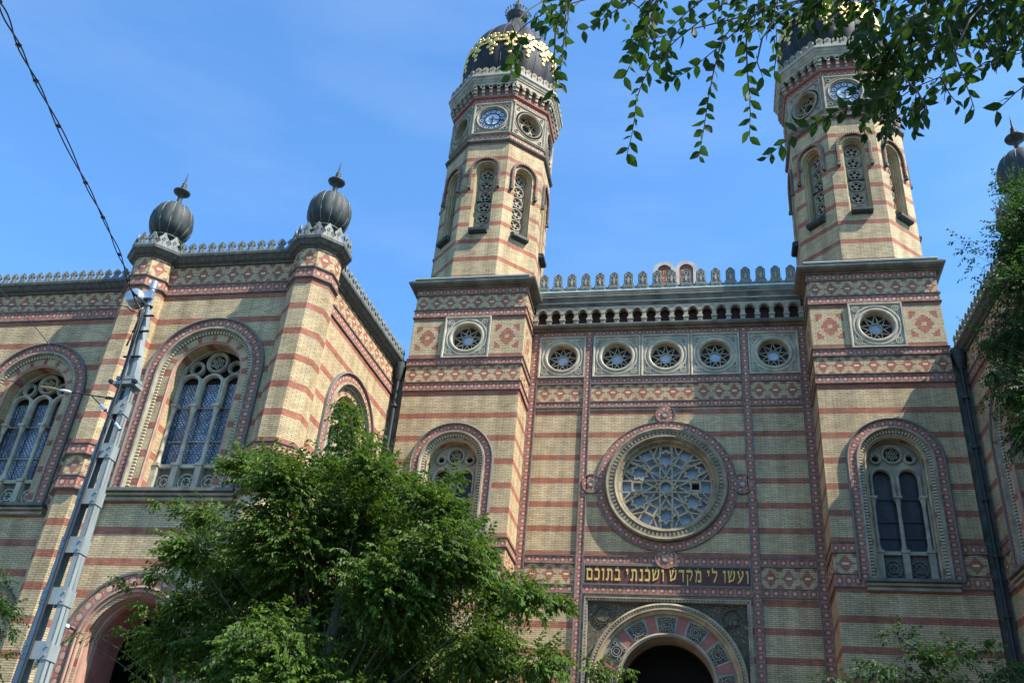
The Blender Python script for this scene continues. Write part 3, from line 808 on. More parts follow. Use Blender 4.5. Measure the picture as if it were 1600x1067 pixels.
    for cx in cols:
        M = MB(); r = .072; y0 = n1+.0
        pr = [(r*1.5, cb), (r*1.6, cb+.05), (r*1.25, cb+.09), (r*1.35, cb+.13), (r, cb+.18), (r*.98, cb+.42), (r*1.25, cb+.45), (r*.98, cb+.48), (r*.95, (cb+capz)/2), (r*.92, capz-.36), (r*1.2, capz-.33), (r*.95, capz-.30), (r*1.5, capz-.14), (r*1.7, capz-.08)]
        M.lathe(cx, -n1, pr, mt, 14)
        M.box(F0, cx-.13, cx+.13, capz-.09, capz, n0, n1+.14, mt)
        # pedestal
        M.box(F0, cx-.125, cx+.125, v0, v0+.16, n0, n1+.20, mt); M.box(F0, cx-.10, cx+.10, v0+.16, cb-.10, n0, n1+.14, mt); M.box(F0, cx-.135, cx+.135, cb-.10, cb, n0, n1+.18, mt)
        part(M, 'colonnette', o)
    M = MB()
    M.box(F0, -R, R, cb-.14, cb-.02, n0, n1+.06, mt)
    M.box(F0, -R, R, v0, v0+.12, n0, n1+.08, mt)
    for a, b in zip(cols[:-1], cols[1:]):
        c = (a+b)/2; w = (b-a)/2-.12; z0, z1 = v0+.2, cb-.2; 
        M.rect(F0, c-w, c+w, v0+.1, cb-.1, n0+.02, m_dark)
        mt = m_frame if kind == 'A' else m_dark  # two-light type: recess shade painted by the darker stone
        for t in range(2):
            M.sweep(F0, circ(c, (z0+z1)/2, min(w, (z1-z0)/2)*(.95-.45*t), 16), PB(-.02, .02, n0, n1-.03), mt, True)
        for q in range(4):
            th = pi/4+q*pi/2; rr = min(w, (z1-z0)/2); M.bar(F0, (c+.2*rr*cos(th), (z0+z1)/2+.2*rr*sin(th)), (c+1.15*rr*cos(th), (z0+z1)/2+1.15*rr*sin(th)), .035, n0, n1-.04, mt)
    part(M, 'balustrade', o)
    gm = m_glassL if kind == 'A' else m_glassD
    M = MB(); M.holes(F0, [(R, cb-.05)]+[(R*cos(pi*i/32), vs+R*sin(pi*i/32)) for i in range(33)]+[(-R, cb-.05)], [], n0-.10, gm)
    if kind == 'A': M.holes(F0, [(R*cos(pi*i/32), vs+.02+R*sin(pi*i/32)) for i in range(33)], [], n0-.09, m_black)  # black sheet over the glass head paints its shade
    M.box(F0, -R, R, v0, cb-.05, n0-.14, n0-.10, m_dark)
    part(M, 'glass', o)
    M = MB()
    for a, b in zip(cols[:-1], cols[1:]):
        for z in (capz-.03, cb+.85, cb+.02) if kind == 'A' else (capz-.03, (capz+cb)/2+.12, cb+.5, cb+.02):
            M.box(F0, a, b, z-.022, z+.022, n0-.09, n0-.05, m_iron if kind == 'B' else m_stone)
        for u in (a+.12, b-.12): M.box(F0, u-.006, u+.006, cb, vs+.1, n0-.088, n0-.07, m_iron)
    part(M, 'glazing_bars', o)
    # sill ledge
    M = MB(); hw = ro-.22 if kind == 'B' else ro+.12
    M.prism(F0, [(-hw, 11.24), (hw, 11.24), (hw+.0, 11.30), (hw, 11.55), (-hw, 11.55), (-hw, 11.30)], 0, .10, m_stone, True)
    for (z0, z1, e) in ((11.22, 11.30, .16), (11.36, 11.44, .22), (11.46, 11.56, .34)):
        M.box(F0, -hw-e*.15, hw+e*.15, z0, z1, -.3, e, m_stone if z1 < 11.5 else m_dark)
    part(M, 'sill', o)
    return o
def place_children(o):
    for ch in o.children: ch.matrix_local = Matrix()
AWB = arched_window('B'); AWA = arched_window('A'); 
for q in (AWA, AWB, SW): place_children(q)
def awhole(cu, kind): r, vs = (1.19, 15.72) if kind == 'B' else (1.61, 15.66); return arch(cu, vs, r, 11.5, 32)
# ------------------------------------------------------------------ tower bases and octagonal towers
XO, YO, HB = 7.8, 2.075, 2.33          # centre, half width of the base
ZS = 23.75
def zone_bands(M, path, closed=False):
    """horizontal zones shared by tower bases: strings, roundel bands, diamond friezes"""
    for z0, z1, mat, sp, out in ((11.35, 11.73, m_circ, .29, .02), (11.77, 12.45, m_dia, .57, .005), (12.47, 12.78, m_circ, .29, .02), (18.75, 19.09, m_circ, .29, .02), (19.11, 19.85, m_dia, .57, .005),
                                 (19.87, 20.15, m_circ, .29, .02), (22.15, 22.47, m_circ, .29, .02), (22.50, 23.19, m_dia, .57, .005), (23.22, 23.52, m_circ, .29, .02)):
        hband(M, path, z0, z1, out, mat, sp, closed)
    for z in (11.33, 11.75, 12.46, 12.80, 18.73, 19.10, 19.86, 20.17, 22.13, 22.49, 23.21): string(M, path, z, closed, .055, .045, m_dark)
def brick_zones(M, F, u0, u1, holes=()):
    pass
def square_star(cx, cz): pass
def small_merlon():
    M = MB(); out = [(-.15, 0), (.15, 0), (.15, .12), (.11, .17), (.15, .24), (.15, .33), (.10, .40), (.04, .43), (0, .47), (-.04, .43), (-.10, .40), (-.15, .33), (-.15, .24), (-.11, .17), (-.15, .12)]
    M.prism(F0, out, -.04, .04, m_stone, back=True); M.sweep(F0, circ(0, .28, .07, 12), PB(0, .02, .04, .06), m_stone, True)
    return M
# clock (local frame of a face)
ROM = ['XII', 'I', 'II', 'III', 'IIII', 'V', 'VI', 'VII', 'VIII', 'IX', 'X', 'XI']
def panel_plate(M, star):
    w, h = .90, .95; R = .68 if not star else .60
    M.holes(F0, [(-w, -h), (w, -h), (w, h), (-w, h)], [circ(0, 0, R, 36)], .03, m_pale)
    M.sweep(F0, [(-w, -h), (w, -h), (w, h), (-w, h)], [(0, 0), (0, .08), (.05, .08), (.08, .03)], m_pale, True)
    M.sweep(F0, circ(0, 0, R, 40), [(-.20, .03), (-.20, .06), (-.17, .06), (-.15, .03), (-.08, .03), (-.07, .08), (-.03, .10), (.0, .05), (.0, -.35 if star else -.06)], m_pale, True)
    for a in (-1, 1):
        for b in (-1, 1):
            M.sweep(F0, circ(a*.66, b*.70, .10, 14), PB(0, .03, .03, .07), m_pale, True)
            M.prism(F0, circ(a*.66, b*.70, .07, 10), 0, .036, m_dark)
            M.bar(F0, (a*.80, b*.20), (a*.80, b*.58), .02, .03, .055, m_stone); M.bar(F0, (a*.16, b*.86), (a*.52, b*.86), .02, .03, .055, m_stone)
def make_clock():
    M = MB(); panel_plate(M, False); o = part(M, 'clock', mw=Matrix())
    M = MB(); M.prism(F0, circ(0, 0, .685, 40), -.08, -.05, m_clock); M.prism(F0, circ(0, 0, .33, 32), -.06, -.04, m_clock2)
    M.sweep(F0, circ(0, 0, .68, 40), PB(0, .035, -.06, -.02), m_iron, True); M.sweep(F0, circ(0, 0, .35, 32), PB(-.012, .018, -.06, -.025), m_iron, True)
    for k in range(12):
        a = pi/2-2*pi*k/12; c = (.50*cos(a), .50*sin(a)); M.sweep(F0, circ(c[0], c[1], .125, 18), PB(-.008, .010, -.06, -.03), m_iron, True)
        M.prism(F0, circ(c[0], c[1], .11, 16), -.06, -.046, m_clock2)
        # roman numerals, feet towards the centre
        txt = ROM[k]; n = len(txt); wd = {'I': .020, 'V': .05, 'X': .05}; L = sum(wd[t] for t in txt); x = -L/2
        rx, ry = (sin(a), -cos(a)), (cos(a), sin(a))
        T = lambda px, py: (c[0]+rx[0]*px+ry[0]*py, c[1]+rx[1]*px+ry[1]*py)
        for t in txt:
            q = wd[t]; h = .055
            segs = {'I': [((.5, -1), (.5, 1))], 'V': [((.1, 1), (.5, -1)), ((.5, -1), (.9, 1))], 'X': [((.1, 1), (.9, -1)), ((.1, -1), (.9, 1))]}[t]
            for (p, r) in segs: M.bar(F0, T(x+p[0]*q, p[1]*h), T(x+r[0]*q, r[1]*h), .009, -.046, -.038, m_iron)
            x += q
    part(M, 'dial', o)
    for ln, wd, ang, b in ((.55, .035, radians(-10), .15), (.36, .05, radians(-92), .10)):
        M = MB(); d = (cos(ang), sin(ang)); M.bar(F0, (-d[0]*b, -d[1]*b), (d[0]*ln, d[1]*ln), wd, -.02, -.005 if ln > .5 else -.012, m_iron)
        M.prism(F0, circ(-d[0]*b, -d[1]*b, .04, 10), -.02, -.004, m_iron)
        if ln > .5: M.prism(F0, circ(0, 0, .05, 14), -.05, .0, m_iron)
        part(M, 'hand', o)
    return o
def make_oculus():
    M = MB(); panel_plate(M, True); o = part(M, 'round_window', mw=Matrix())
    M = MB(); R = .60
    P = [(R*cos(pi/2+2*pi*k/8), R*sin(pi/2+2*pi*k/8)) for k in range(8)]
    for k in range(8): M.bar(F0, P[k], P[(k+3) % 8], .045, -.30, -.22-.002*k, m_buff)
    M.sweep(F0, circ(0, 0, R, 36), PB(0, .03, -.3, -.2), m_buff, True)
    part(M, 'tracery', o)
    M = MB(); M.prism(F0, circ(0, 0, R, 32), -.42, -.40, m_dark); M.prism(F0, circ(0, 0, .2, 24), -.40, -.38, m_glassD); part(M, 'glass', o)
    return o
def make_tower_window():
    vs, v0, r = 29.80, 26.42, .35; M = MB()
    M.sweep(F0, arch(0, vs+.02, .68, 28.85, 24), [(-.02, 0), (-.02, .10), (.02, .12), (.05, .10), (.05, .02)], m_dark, smooth=False)
    for k in range(22):
        a = pi*(k+.5)/22; rr = .63; M.obox((rr*cos(a), -.10, vs+.02+rr*sin(a)), [(cos(a), 0, sin(a)), (-sin(a), 0, cos(a)), (0, 1, 0)], (.05, .022, .03), m_pink)
    for sx in (-1, 1):
        for k in range(9): M.obox((sx*.63, -.10, vs-.03-k*.1), [(1, 0, 0), (0, 0, 1), (0, 1, 0)], (.05, .022, .03), m_pink)
        M.box(F0, sx*.65-.06, sx*.65+.06, 28.72, 28.86, 0, .16, m_dark)
    M.sweep(F0, arch(0, vs, r+.10, v0, 20), [(0, 0), (0, -.08), (.05, -.10), (.06, -.2), (.10, -.22), (.10, -.50)], m_yel, smooth=False)
    o = part(M, 'tower_window', mw=Matrix())
    M = MB(); ro = .24
    outer = [(-r-.02, v0), (r+.02, v0)]+[((r+.02)*cos(pi*i/16), vs+(r+.02)*sin(pi*i/16)) for i in range(17)]
    hs = []
    for k in range(6):
        cz = v0+.30+k*.62
        for q in range(5):
            a = pi/2+q*2*pi/5; hs.append([(.145*cos(a)+.075*cos(t), cz+.145*sin(a)+.075*sin(t)) for t in [2*pi*j/8 for j in range(8)]])
        M.sweep(F0, circ(0, cz, .285, 24), PB(0, .04, -.44, -.37), m_pale, True)
    M.holes(F0, outer, hs, -.43, m_pale)
    for h in hs: M.reveal(F0, h, -.48, -.43, m_pale)
    part(M, 'grille', o)
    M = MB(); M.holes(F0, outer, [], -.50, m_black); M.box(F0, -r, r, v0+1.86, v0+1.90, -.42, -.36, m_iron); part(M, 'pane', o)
    M = MB(); M.sweep(F0, [(-.40, 26.34), (.40, 26.34)], [(-.12, -.2), (-.12, .16), (-.06, .24), (.06, .24), (.12, .12), (.12, -.4)], m_zinc, smooth=False)
    M.box(F0, -.40, .40, 26.23, 26.45, -.2, .20, m_zinc)
    part(M, 'sill', o)
    return o
CLK = make_clock(); OCU = make_oculus(); TWN = make_tower_window(); first = {id(CLK): 1, id(OCU): 1, id(TWN): 1, id(AWB): 1, id(AWA): 1}
for q in (CLK, OCU, TWN): place_children(q)
def put(o, mw, label=None):
    if first.get(id(o)): first[id(o)] = 0; o.matrix_local = SM @ mw
    else: o = dup(o, mw)
    if label: o['label'] = label
    return o
def octa(cx, cy, ap, i): # frame of face i (0 = front)
    ph = -pi/2+i*pi/4; return Frame(cx+ap*cos(ph), cy+ap*sin(ph), -sin(ph), cos(ph))
def octpath(cx, cy, ap):
    R = ap/cos(pi/8); return [(cx+R*cos(-pi/2-pi/8+i*pi/4), cy+R*sin(-pi/2-pi/8+i*pi/4)) for i in range(8)]
smer = small_merlon().build('merlon'); smer_used = False
def build_tower(sx):
    global smer_used
    cx = sx*XO; side = 'left' if sx < 0 else 'right'
    x0, x1 = cx-HB, cx+HB
    M = MB(); FB = Frame(cx, 0, 1, 0)
    fr = [(-HB, 0), (HB, 0), (HB, 23.6), (-HB, 23.6)]
    # front wall in three lots so the brick grid can shift under the sill zone
    M.holes(FB, [(-HB, 12.78), (HB, 12.78), (HB, 20.17), (-HB, 20.17)], [awhole(0, 'B')[1:-1]+[]] if False else [], 0, m_brick) if False else None
    hole = awhole(0, 'B')
    up_ = [(-HB, 11.35), (-1.19, 11.35)]+[(-1.19, 11.5)]+list(reversed(hole))[1:-1]+[(1.19, 11.5), (1.19, 11.35), (HB, 11.35), (HB, 20.17), (-HB, 20.17)]
    M.holes(FB, up_, [], 0, m_brick)
    M.rect(FB, -HB, HB, 0, 11.35, 0, m_brick, dv=-.29)
    M.holes(FB, [(-HB, 20.17), (HB, 20.17), (HB, 23.6), (-HB, 23.6)], [circ(0, 21.15, .62, 32)], 0, m_yel)
    M.rect(FB, -1.19, 1.19, 11.35, 11.52, 0, m_brick)
    for a, b in ((-HB, -.96), (.96, HB)):
        M.rect(FB, a, b, 20.18, 20.36, .006, m_red); M.rect(FB, a, b, 21.98, 22.13, .006, m_red)
        c = (a+b)/2; M.rect(FB, c-.66, c+.66, 20.38, 21.96, .005, m_bdia, uv=lambda u, v: ((u-c+.66)/1.32, (v-20.38)/1.58))
    # sides and back
    for F, w in ((Frame(x1, 0, 0, 1), CY if sx < 0 else 4.4), (Frame(x0, 4.4, 0, -1), 4.4), ):
        if sx > 0 and F.n[0] > 0: pass
        M.rect(F, 0, 4.4, 11.35, 20.17, 0, m_brick); M.rect(F, 0, 4.4, 0, 11.35, 0, m_brick, dv=-.29); M.rect(F, 0, 4.4, 20.17, 23.6, 0, m_yel)
    M.rect(Frame(x1, 4.4, -1, 0), 0, 2*HB, 0, 23.6, 0, m_brick)
    inner = Frame(x1, 0, 0, 1) if sx < 0 else Frame(x0, CY, 0, -1)
    M.rect(inner, 0, CY, 20.18, 20.36, .006, m_red); M.rect(inner, 0, CY, 21.98, 22.13, .006, m_red)
    M.rect(inner, .25, 1.55, 20.40, 21.95, .005, m_bdia, uv=lambda u, v: ((u-.25)/1.3, (v-20.4)/1.55))
    # zones round the corners; gaps where the window band passes
    full = [(x0, 4.4), (x0, 0), (x1, 0), (x1, 4.4)]
    Mz = MB()
    zs_hi = ((18.75, 19.09, m_circ, .29, .02), (19.11, 19.85, m_dia, .57, .005), (19.87, 20.15, m_circ, .29, .02), (22.15, 22.47, m_circ, .29, .02), (22.50, 23.19, m_dia, .57, .005), (23.22, 23.52, m_circ, .29, .02))
    for z0, z1, mat, sp, out in zs_hi: hband(M, full, z0, z1, out, mat, sp)
    for z in (18.73, 19.10, 19.86, 20.17, 22.13, 22.49, 23.21): string(M, full, z, False, .055, .045, m_dark)
    rw = 1.60
    for pth_ in ([(x0, 4.4), (x0, 0), (cx-rw, 0)], [(cx+rw, 0), (x1, 0), (x1, 4.4)]):
        for z0, z1, mat, sp, out in ((11.77, 12.45, m_dia, .57, .005), (12.47, 12.78, m_circ, .29, .02)): hband(M, pth_, z0, z1, out, mat, sp)
        for z in (11.75, 12.46, 12.80): string(M, pth_, z, False, .055, .045, m_dark)
    for pth_ in ([(x0, 4.4), (x0, 0), (cx-1.2, 0)], [(cx+1.2, 0), (x1, 0), (x1, 4.4)]):
        hband(M, pth_, 11.35, 11.73, .02, m_circ, .29); string(M, pth_, 11.33, False, .055, .045, m_dark)
    for s in (-1, 1): M.box(FB, s*1.58-.02, s*1.58+.02, 11.75, 12.46, 0, .06, m_bead)
    base = part(M, 'tower_base')
    M = MB()
    M.hsweep(full, [(0, 23.50), (.08, 23.51), (.10, 23.55), (.20, 23.57), (.30, 23.62), (.34, 23.66), (.36, 23.70), (.36, 23.76), (.0, 23.84)], m_soot2)
    k = 3.0
    M.face([(x0-.3, -.3, 23.82), (x1+.3, -.3, 23.82), (x1+.3, 4.7, 23.82), (x0-.3, 4.7, 23.82)], [(0, 0)]*4, m_patina)
    for i, h in enumerate((2.40, 2.22, 2.04, 1.86)):
        zz = 23.83+i*.085
        for a in (0,): M.hsweep([(cx-h, YO-h), (cx+h, YO-h), (cx+h, YO+h), (cx-h, YO+h)], [(0, zz), (.0, zz+.03), (.04, zz+.035), (.04, zz+.08), (-.3, zz+.085)], m_patina if i % 2 == 0 else m_pale, True)
    part(M, 'cornice')
    put(SW_first(), FB.mat(0, 21.15)) if False else dup(SW, FB.mat(0, 21.15))
    put(AWB, FB.mat(0, 0))
    # ---------- octagonal shaft
    M = MB(); A = 2.295; hw = A*math.tan(pi/8)
    DV = 26.227-25.83*1.03
    for i in range(8):
        F = octa(cx, YO, A, i)
        r = .45; hole = [(r, 26.40)]+[(r*cos(pi*q/20), 29.80+r*sin(pi*q/20)) for q in range(21)]+[(-r, 26.40)]
        loop = [(-hw, 23.8), (hw, 23.8), (hw, 31.5), (-hw, 31.5)]
        for t in tessellate_polygon([[Vector((u, v, 0)) for u, v in l] for l in (loop, hole)]):
            allp = loop+hole; q = [allp[j] for j in t]
            M.face([F.p(u, v, 0) for u, v in q], [(u, v*1.03+DV) for u, v in q], m_brick)
    p8 = octpath(cx, YO, A)
    M.hsweep(p8, [(0, 31.40), (.10, 31.44), (.13, 31.50), (.11, 31.56), (.02, 31.58)], m_dark, True)
    p8b = octpath(cx, YO, 2.264)
    hband(M, p8b, 31.60, 31.92, .0, m_circ, .24, True); string(M, p8b, 31.93, True, .05, .04, m_stone)
    for i in range(8):
        F = octa(cx, YO, 2.264, i); h2 = 2.264*math.tan(pi/8)
        M.holes(F, [(-h2, 31.92), (h2, 31.92), (h2, 33.92), (-h2, 33.92)], [circ(0, 32.94, .62, 28)], 0, m_pale)
    string(M, p8b, 33.92, True, .05, .04, m_stone); hband(M, p8b, 33.94, 34.22, .0, m_circ, .24, True)
    shaft = part(M, 'octagonal_tower')
    for i in range(8):
        put(TWN, octa(cx, YO, A, i).mat(0, 0, 0))
        F = octa(cx, YO, 2.264, i); put(CLK if i % 2 == 0 else OCU, F.mat(0, 32.94, 0))
    # corbel gallery
    M = MB()
    M.hsweep(p8b, [(0, 34.22), (.10, 34.25), (.12, 34.34), (.02, 34.38), (.02, 35.20)], m_redst, True)
    for i in range(8):
        F = octa(cx, YO, 2.264, i); h2 = 2.264*math.tan(pi/8); n = 5; sp = 2*h2/n
        for k in range(n+1):
            u = -h2+k*sp; w = .07 if 0 < k < n else .09
            M.box(F, u-w, u+w, 34.36, 34.52, 0, .12, m_pale); M.box(F, u-w, u+w, 34.50, 34.68, 0, .20, m_pale); M.box(F, u-w*.9, u+w*.9, 34.68, 34.86, 0, .26, m_pale)
        ho = (2.264+.26)*math.tan(pi/8); spo = 2*ho/n
        for k in range(n):
            c = -ho+(k+.5)*spo; r = spo/2-.075
            M.holes(F, [(c-spo/2, 35.10), (c-spo/2, 34.74), (c-r, 34.74)]+[(c-r*cos(pi*q/8), 34.80+r*sin(pi*q/8)) for q in range(9)]+[(c+r, 34.74), (c+spo/2, 34.74), (c+spo/2, 35.10)], [], .26, m_pale)
            M.reveal(F, [(c-r*cos(pi*q/8), 34.80+r*sin(pi*q/8)) for q in range(9)], .1, .26, m_pale, closed=False)
    part(M, 'corbel_gallery')
    M = MB()
    M.hsweep(p8b, [(.0, 35.04), (.27, 35.06), (.30, 35.10), (.31, 35.17), (.34, 35.20), (.36, 35.28), (.37, 35.34), (.41, 35.36), (.42, 35.48), (.40, 35.52), (0, 35.62)], m_pale, True)
    M.hsweep(p8b, [(.422, 35.40), (.43, 35.46)], m_patina, True)
    M.face([(*p, 35.70) for p in octpath(cx, YO, 2.3)], [(0, 0)]*8, m_slate)
    gal = part(M, 'gallery_cornice')
    for i in range(8):
        F = octa(cx, YO, 2.264+.34, i)
        for k in range(6):
            u = (k-2.5)*.345; mw = F.mat(u, 35.53, 0)
            if not smer_used: o = smer; smer_used = True; o.parent = gal
            else: o = smer.copy(); link(o, gal)
            o.matrix_local = mw
    # dome
    M = MB(); N = 16
    prof = [(1.72, 35.66), (2.02, 36.2), (2.24, 36.9), (2.33, 37.6), (2.31, 38.25), (2.20, 38.85), (2.0, 39.45), (1.70, 40.0), (1.33, 40.5), (.95, 41.0), (.62, 41.45), (.42, 41.9), (.34, 42.3)]
    fine = []
    for j in range(len(prof)-1):
        for t in range(4): fine.append((prof[j][0]+(prof[j+1][0]-prof[j][0])*t/4, prof[j][1]+(prof[j+1][1]-prof[j][1])*t/4))
    fine.append(prof[-1])
    def sm(P):
        for _ in range(3): P = [P[0]]+[((P[i-1][0]+2*P[i][0]+P[i+1][0])/4, (P[i-1][1]+2*P[i][1]+P[i+1][1])/4) for i in range(1, len(P)-1)]+[P[-1]]
        return P
    fine = sm(fine)
    gore = lambda a: 1+.022*abs(cos(a*N/2))
    M.lathe(cx, YO, fine, m_slate, 128, 48, rfun=lambda a: 1+.03*abs(sin(a*N/2)))
    # lapped courses of the roofing, drawn as shallow rings
    dome = part(M, 'onion_dome')
    M = MB()
    for k in range(N):
        a = 2*pi*k/N; M.tube([(cx+r*1.003*cos(a), YO+r*1.003*sin(a), z) for r, z in fine[::2]], .028, m_zinc, 5)
    M.build('seam_ribs', dome)
    M = MB()
    def rad(z):
        for j in range(len(fine)-1):
            if fine[j][1] <= z <= fine[j+1][1]: t = (z-fine[j][1])/(fine[j+1][1]-fine[j][1]); return fine[j][0]+(fine[j+1][0]-fine[j][0])*t
        return .4
    rg = random.Random(5)
    # gilt garland: lobed leaf hanging in every gore
    for k in range(N):
        a = 2*pi*(k+.5)/N
        blobs = [(0, 41.15, .16), (-.26, 41.10, .13), (.26, 41.10, .13), (-.15, 40.90, .15), (.15, 40.90, .15), (0, 40.72, .17), (-.30, 40.86, .09), (.30, 40.86, .09), (-.16, 40.58, .11), (.16, 40.58, .11), (0, 40.42, .13), (0, 40.22, .10), (0, 41.34, .09), (-.17, 41.30, .08), (.17, 41.30, .08)]
        for (du, z, r) in blobs:
            z = 37.3+(z-40.22)*1.32; r *= 1.0; du *= 1.05
            R_ = rad(z); aa = a+du*1.15/R_; n_ = Vector((cos(aa), sin(aa), 0)); dr = (rad(z+.1)-rad(z-.1))/.2; nn = Vector((cos(aa), sin(aa), -dr)).normalized()
            c = Vector((cx+R_*1.03*cos(aa), YO+R_*1.03*sin(aa), z)); t1 = Vector((-sin(aa), cos(aa), 0)); t2 = nn.cross(t1)
            rows = []
            for rr, h in ((r*.95, .0), (r*.92, .028), (r*.72, .040), (r*.52, .020), (r*.34, .038), (.001, .045)):
                rows.append([tuple(c+nn*h+(t1*cos(q*pi/5)+t2*sin(q*pi/5))*rr) for q in range(10)])
            M.grid(rows, m_gold, closed_u=True, smooth=True)
    M.build('gold_garland', dome)
    M = MB()
    FZ = -.5
    M.lathe(cx, YO, [(r*.72, z+FZ) for r, z in [(.42, 42.55), (.60, 42.66), (.72, 42.82), (.78, 43.0), (.80, 43.02), (.80, 43.10), (.5, 43.12), (.22, 43.2), (.16, 43.5), (.24, 43.7), (.30, 43.9), (.24, 44.1), (.10, 44.35), (.07, 44.8), (.12, 44.95), (.05, 45.1), (.03, 46.2), (.0, 46.6)]], m_zinc, 28)
    for k in range(22):
        a = 2*pi*k/22; M.tube([(cx+.56*cos(a), YO+.56*sin(a), 43.05+FZ), (cx+.63*cos(a), YO+.63*sin(a), 43.3+FZ)], .02, m_zinc, 5); M.obox((cx+.64*cos(a), YO+.64*sin(a), 43.33+FZ), [(1, 0, 0), (0, 1, 0), (0, 0, 1)], (.04, .04, .04), m_zlead)
    M.build('finial', dome)
    for ch in dome.children: ch.matrix_local = Matrix()
for sx in (-1, 1): build_tower(sx)

# ------------------------------------------------------------------ commandment tablets on the roof ridge
M = MB(); FT = Frame(.24, 7.5, 1, 0)
for sx in (-1, 1):
    c = sx*.53
    o = [(c-.53, 26.9), (c+.53, 26.9)]+[(c+.53*cos(pi*i/16), 29.35+.53*sin(pi*i/16)) for i in range(17)]
    M.prism(FT, o, -.3, .0, m_white, True)
    M.sweep(FT, o[1:]+[o[0]], PB(0, .19, 0, .10), m_white, True)
    ins = [(c-.36, 27.0), (c+.36, 27.0)]+[(c+.36*cos(pi*i/12), 29.33+.36*sin(pi*i/12)) for i in range(13)]
    M.holes(FT, ins, [], .02, m_redst)
    rg = random.Random(3+sx)
    for k in range(5):
        z = 29.28-k*.42; row = ['lamed', 'tav', 'nun', 'kaf', 'dalet', 'bet', 'yod', 'mem']; x = c+.30
        if k == 0: x = c+.24
        while x > c-.24+(.06 if k == 0 else 0):
            wd, polys = LET[rg.choice(row)]; w_ = wd*.2; x0 = x-w_
            for q, poly in enumerate(polys): M.holes(FT, [(x0+a*.2, z-.1+b*.2) for a, b in poly], [], .04+q*.002, m_goldp)
            x = x0-.04
part(M, 'stone_tablets')
# ------------------------------------------------------------------ main roof mass behind
M = MB()
M.box(Frame(0, 4.4, 1, 0), -10.1, 10.1, 0, 22.2, -24, -.002, m_brick)
M.box(Frame(0, CY+.9, 1, 0), -5.48, 5.48, 10.6, 24.0, -2, -.6, m_zinc)
M.face([(-9.5, 4.5, 22.21), (9.5, 4.5, 22.21), (0.3, 12, 27.0), (-.3, 12, 27.0)], [(0, 0)]*4, m_zinc)
M.face([(-9.5, 28, 22.21), (9.5, 28, 22.21), (0.3, 20, 27.0), (-.3, 20, 27.0)], [(0, 0)]*4, m_zinc)
M.face([(-9.5, 4.5, 22.21), (-.3, 12, 27), (-.3, 20, 27), (-9.5, 28, 22.21)], [(0, 0)]*4, m_zinc)
M.face([(9.5, 4.5, 22.21), (.3, 12, 27), (.3, 20, 27), (9.5, 28, 22.21)], [(0, 0)]*4, m_zinc)
M.box(Frame(.24, 7.5, 1, 0), -1.15, 1.15, 23.5, 26.95, -.9, .1, m_pale)
part(M, 'nave_roof')
# ------------------------------------------------------------------ side wings
CXT, CYT = 11.20, -7.15       # inner corner turret centre (|x|)
OXT = 17.30                   # outer corner turret
def crest_strip(M, F, u0, u1, z, n, m=m_zlead, w=.36, h=.50):
    k = max(2, round((u1-u0)/w)); s = (u1-u0)/k
    M.box(F, u0, u1, z, z+.05, n-.06, n+.05, m)
    for i in range(k):
        c = u0+(i+.5)*s; a = s/2
        out = [(c-a*.98, z+.04), (c+a*.98, z+.04), (c+a*.80, z+.12), (c+a*.52, z+.17), (c+a*.50, z+.22), (c+a*.80, z+.28), (c+a*.86, z+.34), (c+a*.50, z+.42), (c+a*.16, z+h-.03), (c, z+h)]
        out += [(2*c-x, y) for x, y in reversed(out[2:-1])]
        M.prism(F, out, n-.03, n+.03, m, True)
        M.sweep(F, circ(c, z+.31, .065, 8), PB(0, .022, n+.03, n+.055), m, True)
        M.bar(F, (c, z+.06), (c, z+.22), .04, n+.03, n+.05, m)
